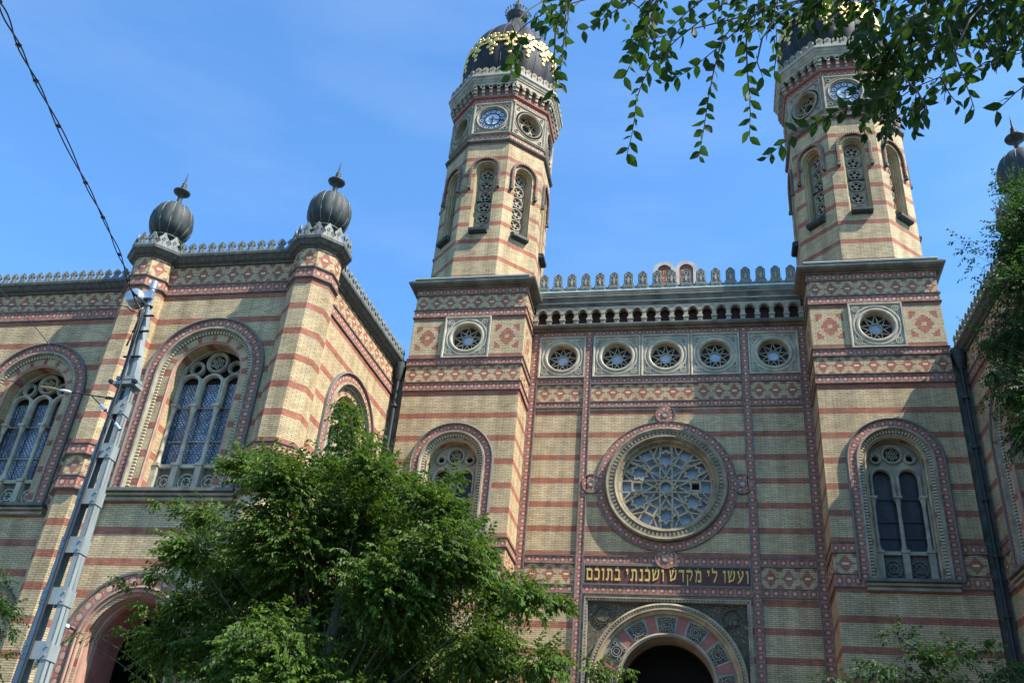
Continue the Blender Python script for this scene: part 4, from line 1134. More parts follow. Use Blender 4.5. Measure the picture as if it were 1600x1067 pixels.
def build_wing(sx):
    mirror = (lambda F: F.mir()) if sx > 0 else (lambda F: F)
    def mp_(path):    # plan path, mirrored paths run the other way so the outside stays outside
        return [(-x, y) for x, y in reversed(path)] if sx > 0 else path
    FF = mirror(Frame(-14.30, CYT, 1, 0))                    # pavilion front, u = 0 at the window axis
    SLx, SLy = -11.17, -7.10; SL = 7.42; ang = atan2(.50, 7.40)
    FS = mirror(Frame(SLx, SLy, sin(ang), cos(ang)))         # inner side wall, u from the corner
    FL = mirror(Frame(-17.3, -5.9, 1, 0))                    # outer stretch, u negative
    M = MB()
    def face_wall(F, u0, u1, wins, arches, ztop=20.3):
        pts = [(u0, 11.35)]
        for c in wins: pts += [(c-1.61, 11.35), (c-1.61, 11.5)]+list(reversed(awhole(c, 'A')))[1:-1]+[(c+1.61, 11.5), (c+1.61, 11.35)]
        pts += [(u1, 11.35), (u1, ztop), (u0, ztop)]
        M.holes(F, pts, [], 0, m_brick)
        for c in wins: M.rect(F, c-1.61, c+1.61, 11.34, 11.52, 0, m_brick)
        pts = [(u0, 0)]
        for c in arches: pts += [(c-1.35, 0)]+[(c-1.35*cos(pi*i/28), 7.03+1.35*sin(pi*i/28)) for i in range(29)]+[(c+1.35, 0)]
        pts += [(u1, 0), (u1, 11.35), (u0, 11.35)]
        M.holes(F, pts, [], 0, m_brick, dv=-.29)
        # friezes
        M.prect(F, u0, u1, 18.76, 19.10, .02, m_circ, .29); M.prect(F, u0, u1, 19.14, 19.88, .005, m_dia, .57)
        for z in (18.73, 19.12): M.box(F, u0, u1, z-.025, z+.025, 0, .055, m_dark)
        edges = sorted([u0]+[e for c in wins for e in (c-2.06, c+2.06)]+[u1])
        for a, b in zip(edges[::2], edges[1::2]):
            if b-a < .15: continue
            M.prect(F, a, b, 12.47, 12.78, .02, m_circ, .29); M.prect(F, a, b, 11.77, 12.45, .005, m_dia, .57); M.prect(F, a, b, 11.35, 11.73, .02, m_circ, .29)
            for z in (11.33, 11.75, 12.46, 12.80): M.box(F, a, b, z-.02, z+.02, 0, .055, m_bead)
    face_wall(FF, -3.0, 3.1, [.0], [.0])
    face_wall(FS, 0, SL, [4.25], [])
    face_wall(FL, -12.5, 0, [-4.2, -9.4], [-3.35, -8.9])
    # return walls, back and flat roof
    F = mirror(Frame(-17.3, -5.9, 0, -1)); 
    M.rect(mirror(Frame(-17.3, -5.9, 0, -1)), 0, 1.25, 0, 20.3, 0, m_brick)
    M.rect(mirror(Frame(-29.8, 8, 0, -1)), 0, 13.9, 0, 20.3, 0, m_brick)
    M.rect(mirror(Frame(-10.3, 8, -1, 0)), 0, 19.5, 0, 20.3, 0, m_brick)
    M.rect(mirror(Frame(-10.67, .28, 1, 0)), -.1, .55, 0, 20.3, 0, m_dark)  # recess shade painted by giving this return the dark stone
    roof = [(-29.8, -5.9), (-17.3, -5.9), (-17.3, -7.15), (-11.2, -7.15), (-10.67, .3), (-10.3, 8), (-29.8, 8)]
    M.face([(-sx*x, y, 20.28) for x, y in roof], [(0, 0)]*len(roof), m_zinc)
    part(M, 'side_wing')
    # cornice and crest
    M = MB(); cz = 19.87
    prof = [(0, cz), (.08, cz+.01), (.10, cz+.07), (.20, cz+.12), (.28, cz+.24), (.33, cz+.28), (.34, cz+.37), (.30, cz+.39), (-.3, cz+.40)]
    for pth_ in ([(-29.8, -5.9), (-17.6, -5.9)], [(-16.9, -7.15), (-11.6, -7.15)], [(-11.14, -6.6), (-10.67, .28)]):
        M.hsweep(mp_(pth_), prof, m_cornz, vz=False)
    part(M, 'eaves_cornice')
    M = MB()
    for F, u0, u1 in ((FL, -12.5, -.35), (FF, -2.55, 2.65), (FS, .55, SL)): crest_strip(M, F, u0, u1, cz+.38, .26)
    part(M, 'roof_crest')
    # windows
    put(AWA, FF.mat(0, 0)); put(AWA, FS.mat(4.25, 0)); put(AWA, FL.mat(-4.2, 0)); put(AWA, FL.mat(-9.4, 0))
    # lower arched doorways
    for F, c in ((FF, 0.), (FL, -3.35), (FL, -8.9)):
        Md = MB(); vs = 7.03
        G = Frame(*F.p(c, 0, 0)[:2], *F.e, *F.n)
        cband(Md, G, arch(0, vs, 1.84, 0, 36), .34, n=.05, sp=.36, mat=m_circ2)
        Md.sweep(G, arch(0, vs, 2.05, 0, 36), [(-.02, 0), (-.02, .09), (.05, .09), (.05, .04)], m_dark)
        Md.sweep(G, arch(0, vs, 1.64, 0, 36), [(-.03, .03), (0, .10), (.05, .11), (.08, .03), (.10, .03), (.12, .07), (.16, .06), (.19, -.05), (.21, -.18), (.27, -.20), (.27, -.40), (.31, -.42), (.31, -.60)], m_pink)
        Md.reveal(G, arch(0, vs, 1.33, 0, 28), -1.7, -.60, m_redst, closed=False)  # darker stone here paints the shade inside the arch
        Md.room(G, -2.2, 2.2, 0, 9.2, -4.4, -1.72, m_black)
        dd = part(Md, 'arched_doorway')
        Md = MB(); Md.box(G, -1.2, 1.2, 0, 5.4, -2.4, -2.2, m_wood)
        for z in (5.45, 5.62): Md.box(G, -1.25, 1.25, z, z+.09, -2.2, -1.95, m_pale)
        for u in (-.6, 0, .6):
            Md.box(G, u-.25, u+.25, .4, 2.4, -2.22, -2.16, m_wood); Md.box(G, u-.25, u+.25, 2.7, 5.0, -2.22, -2.16, m_wood)
        Md.build('door', dd).matrix_local = Matrix()
    # corner turrets
    for (tx, ty) in ((-CXT, CYT), (-OXT, -7.12)):
        Mt = MB(); ap = .72; cx = -sx*tx if sx > 0 else tx
        cx = tx if sx < 0 else -tx
        p = octpath(cx, ty, ap)
        Mt.hsweep(p, [(0, 0), (0, 11.34)], m_brick, True, dv=-.29); Mt.hsweep(p, [(0, 11.33), (0, 20.3)], m_brick, True)
        Mt.hsweep(p, [(.0, 11.30), (.05, 11.31), (.05, 11.33)], m_bead, True)
        for z0, z1, m_, sp, out in ((11.36, 11.72, m_circ, .3, .09), (11.77, 12.45, m_dia, .6, .02), (12.48, 12.77, m_circ, .3, .09), (18.76, 19.10, m_circ, .3, .03), (19.14, 19.92, m_dia, .6, .01)): hband(Mt, p, z0, z1, out, m_, sp, True)
        for z, o_ in ((11.34, .12), (11.74, .12), (12.46, .12), (12.80, .12), (18.73, .08), (19.12, .08)): string(Mt, p, z, True, o_, .05, m_bead)
        tur = part(Mt, 'corner_turret')
        Mt = MB()
        Mt.hsweep(p, [(0, 19.92), (.05, 19.94), (.07, 19.98), (.16, 20.02), (.24, 20.14), (.28, 20.17), (.29, 20.27), (.26, 20.30), (-.1, 20.34)], m_cornz, True, vz=False)
        Mt.build('capital', tur)
        Mt = MB()
        for i in range(8):
            F = octa(cx, ty, ap+.20, i); h = (ap+.20)*math.tan(pi/8); crest_strip(Mt, F, -h, h, 20.30, 0, w=.38, h=.58)
        Mt.build('crest', tur)
        Mt = MB(); Z0 = 22.05
        pr = [(.70, 20.33), (.66, 20.6), (.52, 20.9), (.42, 21.02), (.58, 21.06), (.60, 21.12), (.50, 21.16), (.40, 21.2)]
        pr2 = [(r*.82, 21.92+(z-22.05)*.84) for r, z in [(.42, 21.18), (.62, 21.30), (.78, 21.5), (.87, 21.75), (.90, 22.05), (.87, 22.35), (.78, 22.62), (.62, 22.84), (.42, 22.98), (.22, 23.06), (.12, 23.12)]]
        Mt.lathe(cx, ty, pr, m_zinc, 24)
        Mt.lathe(cx, ty, pr2, m_zinc, 80, rfun=lambda a: 1+.045*abs(sin(a*6)))
        bulb = Mt.build('bulb', tur)
        Mt = MB()
        for k in range(12):
            a = 2*pi*k/12; Mt.tube([(cx+r*1.005*cos(a), ty+r*1.005*sin(a), z) for r, z in pr2], .016, m_zlead, 4)
        Mt.build('seam_ribs', tur)
        Mt = MB()
        Mt.lathe(cx, ty, [(.11, 22.7), (.09, 23.0), (.09, 23.2), (.16, 23.26), (.29, 23.36), (.31, 23.41), (.26, 23.44), (.12, 23.50), (.08, 23.56), (.11, 23.60), (.07, 23.64), (.10, 23.70), (.06, 23.74), (.085, 23.80), (.045, 23.86), (.03, 24.05), (.0, 24.42)], m_zinc, 20)
        Mt.build('finial', tur)
        for ch in tur.children: ch.matrix_local = Matrix()
    # rain pipe in the corner between wing and tower
    M = MB(); x = (-10.44 if sx < 0 else 10.44)
    M.tube([(x, .10, 0), (x, .10, 19.6)], .07, m_cablez, 12)
    for z in np.arange(1, 19.5, 1.9): M.lathe(x, .10, [(.10, z), (.125, z+.01), (.125, z+.09), (.10, z+.10)], m_zinc, 12)
    M.lathe(x, .10, [(.10, 19.3), (.16, 19.5), (.24, 19.8), (.24, 20.05)], m_zinc, 12)
    part(M, 'downpipe')
m_cablez = flat('dark_pipe', (.03, .033, .033), .6)
for sx in (-1, 1): build_wing(sx)
for o in list(bpy.data.objects):
    if o.parent is None and o.name.startswith('merlon'): bpy.data.objects.remove(o)
# ------------------------------------------------------------------ ground
def mat_ground(name, c1, c2, sc):
    M = Mat(name, .9); a = M.noise(sc, 6, .6); b = M.noise(40, 4, .6)
    return M.out(M.ramp(a*.6+b*.4, [(.35, c1), (.65, c2)]), b, .4, .01)
m_asph = mat_ground('asphalt', (.04, .04, .042), (.065, .063, .06), 1.5); m_pave = mat_ground('paving_stone', (.10, .093, .08), (.15, .14, .12), 2.)
M = MB(); M.face([(-600, -600, 0), (600, -600, 0), (600, 600, 0), (-600, 600, 0)], [(0, 0)]*4, m_asph); tag(M.build('ground'), kind='structure')
M = MB(); M.box(Frame(0, -22, 1, 0), -60, 60, .004, .12, -24, 0, m_pave); tag(M.build('pavement'), kind='structure')
# ------------------------------------------------------------------ trees
def mat_leaf(name, c1, c2, trans=.45, tc_=None):
    M = Mat(name, .55, 0, .22); g = M.node('NewGeometry'); r = X(M.nt, g.outputs['Random Per Island'])
    col = M.ramp(r, [(.0, c1), (.75, c2), (1.0, tuple(min(1, x*1.35) for x in c2))])
    t = M.node('BsdfTranslucent'); tcn = M.mix(.5, col, tc_ or tuple(min(1, x*2.2) for x in c2)); M.l(tcn, t.inputs[0])
    M.l(col, M.b.inputs['Base Color'])
    mxs = M.node('MixShader'); mxs.inputs[0].default_value = trans
    o = [n for n in M.nt.nodes if n.type == 'OUTPUT_MATERIAL'][0]
    M.l(M.b.outputs[0], mxs.inputs[1]); M.l(t.outputs[0], mxs.inputs[2]); M.l(mxs.outputs[0], o.inputs[0]); return M.m
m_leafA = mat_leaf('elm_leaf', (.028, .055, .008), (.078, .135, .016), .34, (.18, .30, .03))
m_leafB = mat_leaf('overhead_leaf', (.012, .026, .006), (.024, .050, .009), .22, (.16, .36, .03))  # green darkened to carry the shade of the canopy above
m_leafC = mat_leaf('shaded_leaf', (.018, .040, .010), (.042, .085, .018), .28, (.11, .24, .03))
m_bark = mat_stone('bark', (.16, .13, .10), (.07, .055, .045), 6, .9, .8, 20)
m_twig = flat('twig', (.13, .11, .08), .8)
def leaf_object(name, T, ll, lw, mat, parent, seed, curl=.25):
    """T: arrays of leaf base, direction, normal, size -> one foliage mesh; leaves are small folded blades"""
    B, Dn, Nn, Sz = T; n = len(B); rng = np.random.default_rng(seed)
    Dn = Dn/np.linalg.norm(Dn, axis=1)[:, None]; side = np.cross(Dn, Nn); side /= np.linalg.norm(side, axis=1)[:, None]+1e-9
    nn = np.cross(side, Dn); L = (ll*Sz)[:, None]; Wd = (lw*Sz)[:, None]
    P = [(0, 0, 0), (.22, .36, .10), (.50, .50, .12), (.80, .26, .04), (1.0, 0, -curl), (.80, -.26, .04), (.50, -.50, .12), (.22, -.36, .10), (.45, 0, 0)]
    V = np.empty((n, 9, 3)); cv = curl*rng.uniform(-.3, 2.2, n)[:, None]; Wd = Wd*rng.uniform(.75, 1.2, n)[:, None]
    for k, (a, b, c) in enumerate(P): V[:, k] = B+Dn*L*a+side*Wd*b+nn*Wd*max(c, 0)-nn*L*cv*a*a*.8
    idx = (np.arange(n)*9)[:, None]
    F1 = np.array([0, 1, 2, 8]); F2 = np.array([8, 2, 3, 4]); F3 = np.array([0, 8, 6, 7]); F4 = np.array([8, 4, 5, 6])
    F = np.stack([idx+f for f in (F1, F2, F3, F4)], 1).reshape(-1, 4)
    me = bpy.data.meshes.new(name); me.vertices.add(n*9); me.vertices.foreach_set('co', V.reshape(-1).astype(np.float32))
    me.loops.add(F.size); me.loops.foreach_set('vertex_index', F.reshape(-1).astype(np.int32))
    me.polygons.add(len(F)); me.polygons.foreach_set('loop_start', np.arange(0, F.size, 4, dtype=np.int32)); me.polygons.foreach_set('loop_total', np.full(len(F), 4, dtype=np.int32))
    me.materials.append(mat); me.update(calc_edges=True); me.validate()
    me.polygons.foreach_set('use_smooth', np.ones(len(F), dtype=bool))
    o = bpy.data.objects.new(name, me); link(o, parent); return o
def sprays(rng, starts, dirs, lens, step, droop, jit):
    """leaves set alternately along arching twigs; returns leaf arrays and twig polylines"""
    B, D_, N_, Z_ = [], [], [], []; tw = []
    for p, d, ln in zip(starts, dirs, lens):
        d = d/np.linalg.norm(d); k = max(3, int(ln/step)); q = p.copy(); dd = d.copy(); pts = [q.copy()]
        s0 = np.cross(dd, [0, 0, 1.]); s0 /= np.linalg.norm(s0)+1e-6; tilt = rng.normal(0, .5); upn = np.cross(s0, dd)*cos(tilt)+s0*sin(tilt)
        for i in range(k):
            dd = dd+np.array([0, 0, -droop/k])+rng.normal(0, .03, 3); dd /= np.linalg.norm(dd); q = q+dd*step; pts.append(q.copy())
            s = np.cross(dd, upn); sg = 1 if i % 2 else -1; ld = dd*.75+s*sg*.75+np.array([0, 0, -.35])+rng.normal(0, jit, 3)
            B.append(q.copy()); D_.append(ld); N_.append(upn+rng.normal(0, jit, 3)); Z_.append((.65+.5*rng.random())*(1.0-.35*i/k))
        B.append(q.copy()); D_.append(dd); N_.append(upn); Z_.append(.7); tw.append(pts)
    return [np.array(B), np.array(D_), np.array(N_), np.array(Z_)], tw
def make_tree(name, label, blobs, base, top, tr, leafmat, seed, dens, ll=.105, lw=.05, cat='tree', group=None, step=.042, twl=(.28, .62), shr=.0):
    rng = np.random.default_rng(seed); root = empty(name, (base[0], base[1], 0)); tag(root, label, cat, group)
    blobs = [[x, y, z, max(.10, (r-shr*(.5 if r < .3 else 1))*(.8 if (seed == 11 and x < -8.2) else 1))] for x, y, z, r in blobs]
    inv = Matrix.Translation((-base[0], -base[1], 0)); A = np.array(blobs); cen = A[:, :3].mean(0)
    st, di, le = [], [], []
    for (x, y, z, r) in blobs:
        n = max(3, int(dens*r*r*(1+.6*min(r, 1.2))))
        v = rng.normal(0, 1, (n, 3)); v /= np.linalg.norm(v, axis=1)[:, None]; rr = r*rng.random(n)**.42*rng.uniform(.75, 1.12, n)
        v2 = v*np.array([1, 1.25, .9])
        P = np.array([x, y, z])+v2*rr[:, None]-v*min(.25, r*.4)
        out = (np.array([x, y, z])-cen); out /= np.linalg.norm(out)+1e-6
        d = v*.9+out*.6+rng.normal(0, .35, (n, 3)); d[:, 2] = d[:, 2]*.55+.10
        st += list(P); di += list(d); le += list(rng.uniform(*twl, n)*min(1, .35+r*1.3))
    T, tw = sprays(rng, st, di, le, step, .55, .22)
    c = leaf_object('crown', T, ll, lw, leafmat, root, seed); c.matrix_local = inv
    # limbs: trunk, boughs to every clump, thin twigs
    M = MB(); b = Vector((base[0], base[1], 0)); t = Vector(top); k = 8
    tp = [b.lerp(t, i/k)+Vector((.12*sin(i*1.3+seed), .12*cos(i*1.7+seed), 0))*(i/k) for i in range(k+1)]
    M.tube(tp, [tr*(1.25 if i == 0 else 1)*(1-.6*i/k) for i in range(k+1)], m_bark, 10)
    tk = M.build('trunk', root); tk.matrix_local = inv
    M = MB()
    for (x, y, z, r) in blobs:
        e = Vector((x, y, z)); hgt = max(.35, min(.98, (z-1.2)/max(.1, top[2])*.72)); s = tp[min(k, int(hgt*k))]
        mid = s.lerp(e, .5)+Vector((0, 0, .12*(e-s).length)); q = [s.lerp(mid, a).lerp(mid.lerp(e, a), a) for a in [i/6 for i in range(7)]]
        w = .008+.013*min(1.5, r); M.tube(q, [w*(1.6-1.3*i/6) for i in range(7)], m_bark, 5, cap=False)
    for i in range(0, len(tw), 6):
        M.tube(tw[i][::3]+[tw[i][-1]], .006, m_twig, 3, cap=False)
    br = M.build('branches', root); br.matrix_local = inv
    return root
TL = [[-4.9, -16.6, 3.9, 1.3], [-6.2, -16.4, 3.7, 1.1], [-3.6, -16.3, 3.7, 1.1], [-7.4, -16.0, 3.9, .9], [-5.4, -16.5, 4.9, 1.0], [-5.31, -15.89, 9.67, 0.25], [-4.99, -16.29, 9.13, 0.31], [-5.18, -15.41, 9.08, 0.45], [-4.56, -16.14, 8.29, 0.49], [-5.95, -16.4, 7.92, 0.72], [-7.39, -15.4, 8.61, 0.51], [-7.8, -13.85, 9.59, 0.35], [-6.08, -14.2, 8.99, 0.66], [-4.75, -14.3, 8.67, 0.71], [-3.58, -15.93, 7.81, 0.52], [-4.96, -14.99, 7.67, 1.22], [-6.0, -15.77, 7.0, 1.11], [-3.09, -16.08, 7.52, 0.56], [-2.82, -16.28, 6.64, 0.87], [-3.75, -15.96, 6.17, 1.15], [-6.0, -13.82, 6.38, 1.44], [-7.55, -14.11, 6.89, 1.0], [-8.6, -14.18, 8.07, 0.56], [-9.2, -14.2, 8.2, 0.35], [-7.71, -16.02, 6.7, 0.58], [-8.79, -15.67, 7.76, 0.2], [-8.22, -14.72, 6.12, 0.67], [-8.58, -14.4, 5.41, 0.92], [-7.03, -14.04, 5.43, 1.35], [-2.58, -13.96, 6.68, 0.7], [-1.49, -16.34, 6.0, 0.44], [-1.27, -14.78, 6.41, 0.27], [-1.01, -14.58, 6.42, 0.16], [-2.39, -15.08, 5.35, 0.88], [-1.15, -16.07, 5.01, 0.49], [-0.39, -15.18, 5.15, 0.3], [0.19, -16.33, 4.91, 0.14], [-9.45, -13.8, 5.84, 0.26], [-9.94, -14.0, 5.73, 0.19], [-9.9, -14.96, 5.46, 0.15], [-9.79, -15.7, 5.24, 0.1], [-4.26, -13.87, 5.46, 1.44], [-9.03, -14.88, 5.99, 0.31], [-10.23, -13.95, 6.75, 0.24], [-9.48, -14.06, 6.87, 0.33], [-3.22, -15.07, 8.62, 0.22], [-2.5, -15.36, 7.08, 0.34]]
TR = [[8.6, -12.88, 16.62, 0.47], [8.17, -13.25, 16.53, 0.22], [8.3, -13.85, 15.13, 0.68], [8.14, -13.53, 14.52, 0.75], [8.42, -12.41, 16.08, 0.37], [7.46, -14.1, 14.38, 0.19], [7.88, -14.1, 13.15, 0.84], [8.02, -12.82, 12.88, 0.94], [7.24, -13.58, 11.53, 0.36], [7.91, -13.02, 11.54, 0.84], [7.71, -13.16, 10.33, 0.56], [9.01, -13.45, 14.37, 1.22], [9.45, -12.01, 13.33, 1.39], [8.27, -13.77, 10.57, 1.09], [10.18, -13.29, 16.16, 0.99], [8.28, -13.75, 9.01, 0.81], [7.35, -12.81, 15.07, 0.2], [7.3, -13.59, 14.35, 0.16], [7.02, -13.42, 14.99, 0.11], [7.76, -12.56, 14.39, 0.23], [7.27, -13.49, 14.17, 0.12], [7.33, -12.97, 14.29, 0.13], [7.23, -12.21, 13.48, 0.13], [6.92, -13.98, 12.23, 0.13], [7.04, -14.06, 11.99, 0.18], [7.17, -13.7, 10.62, 0.17], [7.22, -12.52, 11.45, 0.13]]
TB = [[5.02, -13.82, 5.88, 0.55], [5.5, -14.42, 5.8, 0.42], [5.89, -14.27, 5.96, 0.27], [4.26, -14.52, 5.53, 0.44], [3.97, -14.07, 5.52, 0.32], [3.42, -14.73, 5.27, 0.21], [3.11, -13.68, 5.41, 0.16], [4.72, -13.37, 6.3, 0.25], [4.97, -13.27, 6.45, 0.14], [6.24, -13.62, 5.7, 0.49], [5.15, -13.26, 5.42, 0.77], [3.87, -14.77, 4.96, 0.61], [5.87, -14.34, 5.04, 0.61]]
TE = [[-16.06, -10.53, 7.77, 0.29], [-15.62, -10.72, 6.91, 0.57], [-14.91, -11.09, 6.37, 0.4], [-16.63, -10.56, 7.17, 0.97], [-16.24, -10.88, 6.0, 1.08], [-15.12, -10.68, 5.94, 0.22]]
OB = [[1.93, -26.9, 6.91, 0.16], [2.11, -27.04, 6.72, 0.10], [2.26, -27.07, 6.67, 0.09], [2.61, -27.18, 6.22, 0.26], [2.71, -26.97, 6.11, 0.24], [2.73, -26.66, 6.18, 0.14], [3.18, -26.14, 7.47, 0.33], [3.05, -26.54, 6.58, 0.22], [2.91, -26.47, 6.32, 0.12], [3.2, -27.21, 6.33, 0.2], [3.92, -25.92, 7.62, 0.26], [3.24, -26.7, 6.86, 0.12], [2.58, -27.03, 6.69, 0.27], [3.36, -27.38, 6.31, 0.35], [2.97, -27.38, 6.43, 0.35], [2.38, -27.2, 6.75, 0.32], [1.88, -26.52, 7.69, 0.32], [1.27, -27.25, 6.8, 0.18], [0.71, -27.38, 6.54, 0.09], [0.44, -26.75, 7.26, 0.07], [3.4, -26.87, 6.42, 0.12], [1.17, -25.78, 8.0, 0.15], [1.22, -27.17, 6.65, 0.09]]
OS = [[[0.77, -27.27, 6.79], [0.67, -27.19, 6.71], [0.59, -27.13, 6.64], [0.52, -27.09, 6.6]], [[0.64, -26.93, 7.0], [0.61, -26.78, 6.87], [0.56, -26.6, 6.69]], [[0.64, -27.23, 6.48], [0.62, -27.08, 6.35], [0.59, -26.91, 6.18]], [[0.19, -26.66, 7.13], [0.19, -26.56, 7.04], [0.16, -26.46, 6.95]], [[0.35, -27.24, 6.57], [0.39, -27.14, 6.5], [0.35, -27.06, 6.42]], [[1.2, -27.5, 6.43], [1.04, -27.44, 6.36], [0.85, -27.38, 6.29]], [[1.25, -27.3, 6.62], [1.23, -27.18, 6.52], [1.11, -27.06, 6.4]], [[1.33, -27.68, 6.16], [1.23, -27.52, 6.02], [1.15, -27.42, 5.92], [1.11, -27.37, 5.87]], [[1.71, -27.24, 6.59], [1.42, -27.1, 6.47], [1.23, -26.98, 6.36], [1.14, -26.86, 6.24], [1.11, -26.71, 6.09], [1.06, -26.6, 5.97]], [[1.58, -27.44, 6.4], [1.43, -27.36, 6.34], [1.33, -27.29, 6.27]], [[1.85, -26.64, 7.06], [1.63, -26.51, 6.95], [1.45, -26.42, 6.87], [1.28, -26.38, 6.83]], [[1.72, -26.65, 6.95], [1.66, -26.52, 6.84], [1.61, -26.36, 6.69], [1.57, -26.21, 6.53], [1.53, -26.07, 6.38]], [[1.85, -26.99, 6.54], [1.85, -26.84, 6.4], [1.87, -26.7, 6.26], [1.86, -26.54, 6.1]], [[1.9, -27.48, 5.97], [1.86, -27.41, 5.9], [1.9, -27.33, 5.82]], [[2.71, -27.11, 5.96], [2.57, -26.99, 5.89], [2.32, -26.93, 5.87], [2.12, -26.85, 5.83], [1.94, -26.74, 5.73]], [[2.64, -27.04, 5.89], [2.47, -26.99, 5.88], [2.32, -26.95, 5.87]], [[2.77, -27.11, 5.85], [2.83, -27.04, 5.76], [2.8, -26.99, 5.71]], [[2.93, -27.36, 6.08], [2.98, -27.23, 5.95], [3.03, -27.14, 5.84], [3.08, -27.04, 5.73]], [[3.67, -26.65, 6.6], [3.46, -26.56, 6.6], [3.28, -26.47, 6.57]], [[3.33, -27.31, 5.68], [3.22, -27.22, 5.64], [3.15, -27.15, 5.6]], [[2.93, -27.5, 5.81], [2.87, -27.45, 5.78], [2.9, -27.38, 5.71]], [[3.62, -26.74, 6.83], [3.48, -26.6, 6.76], [3.37, -26.53, 6.74]], [[3.02, -26.78, 6.27], [3.08, -26.71, 6.17], [3.13, -26.67, 6.12]], [[2.08, -26.47, 7.1], [2.1, -26.37, 7.01], [2.08, -26.3, 6.95]], [[1.03, -27.35, 6.62], [0.99, -27.3, 6.58], [0.92, -27.26, 6.53]], [[1.36, -26.59, 7.05], [1.31, -26.48, 6.95], [1.35, -26.4, 6.87]], [[2.94, -26.85, 6.55], [3.05, -26.8, 6.48], [3.23, -26.83, 6.45], [3.36, -26.92, 6.48]]]
make_tree('elm_tree', 'large leafy green tree in full sun in front of the left part of the synagogue', TL, (-5.4, -15), (-5.0, -14.9, 9.0), .17, m_leafA, 11, 470, ll=.12, lw=.058, shr=.03, group='trees in front of the synagogue')
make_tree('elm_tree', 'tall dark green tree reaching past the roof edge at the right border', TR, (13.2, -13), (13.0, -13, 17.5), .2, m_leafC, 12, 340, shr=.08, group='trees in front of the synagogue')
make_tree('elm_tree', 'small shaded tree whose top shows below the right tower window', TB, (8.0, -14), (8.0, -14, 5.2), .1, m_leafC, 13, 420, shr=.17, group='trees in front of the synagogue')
make_tree('elm_tree', 'small tree with only a few leaf tufts showing at the lower left border', TE, (-18.0, -11), (-17.8, -11, 6.8), .1, m_leafC, 14, 380, shr=.15, group='trees in front of the synagogue')
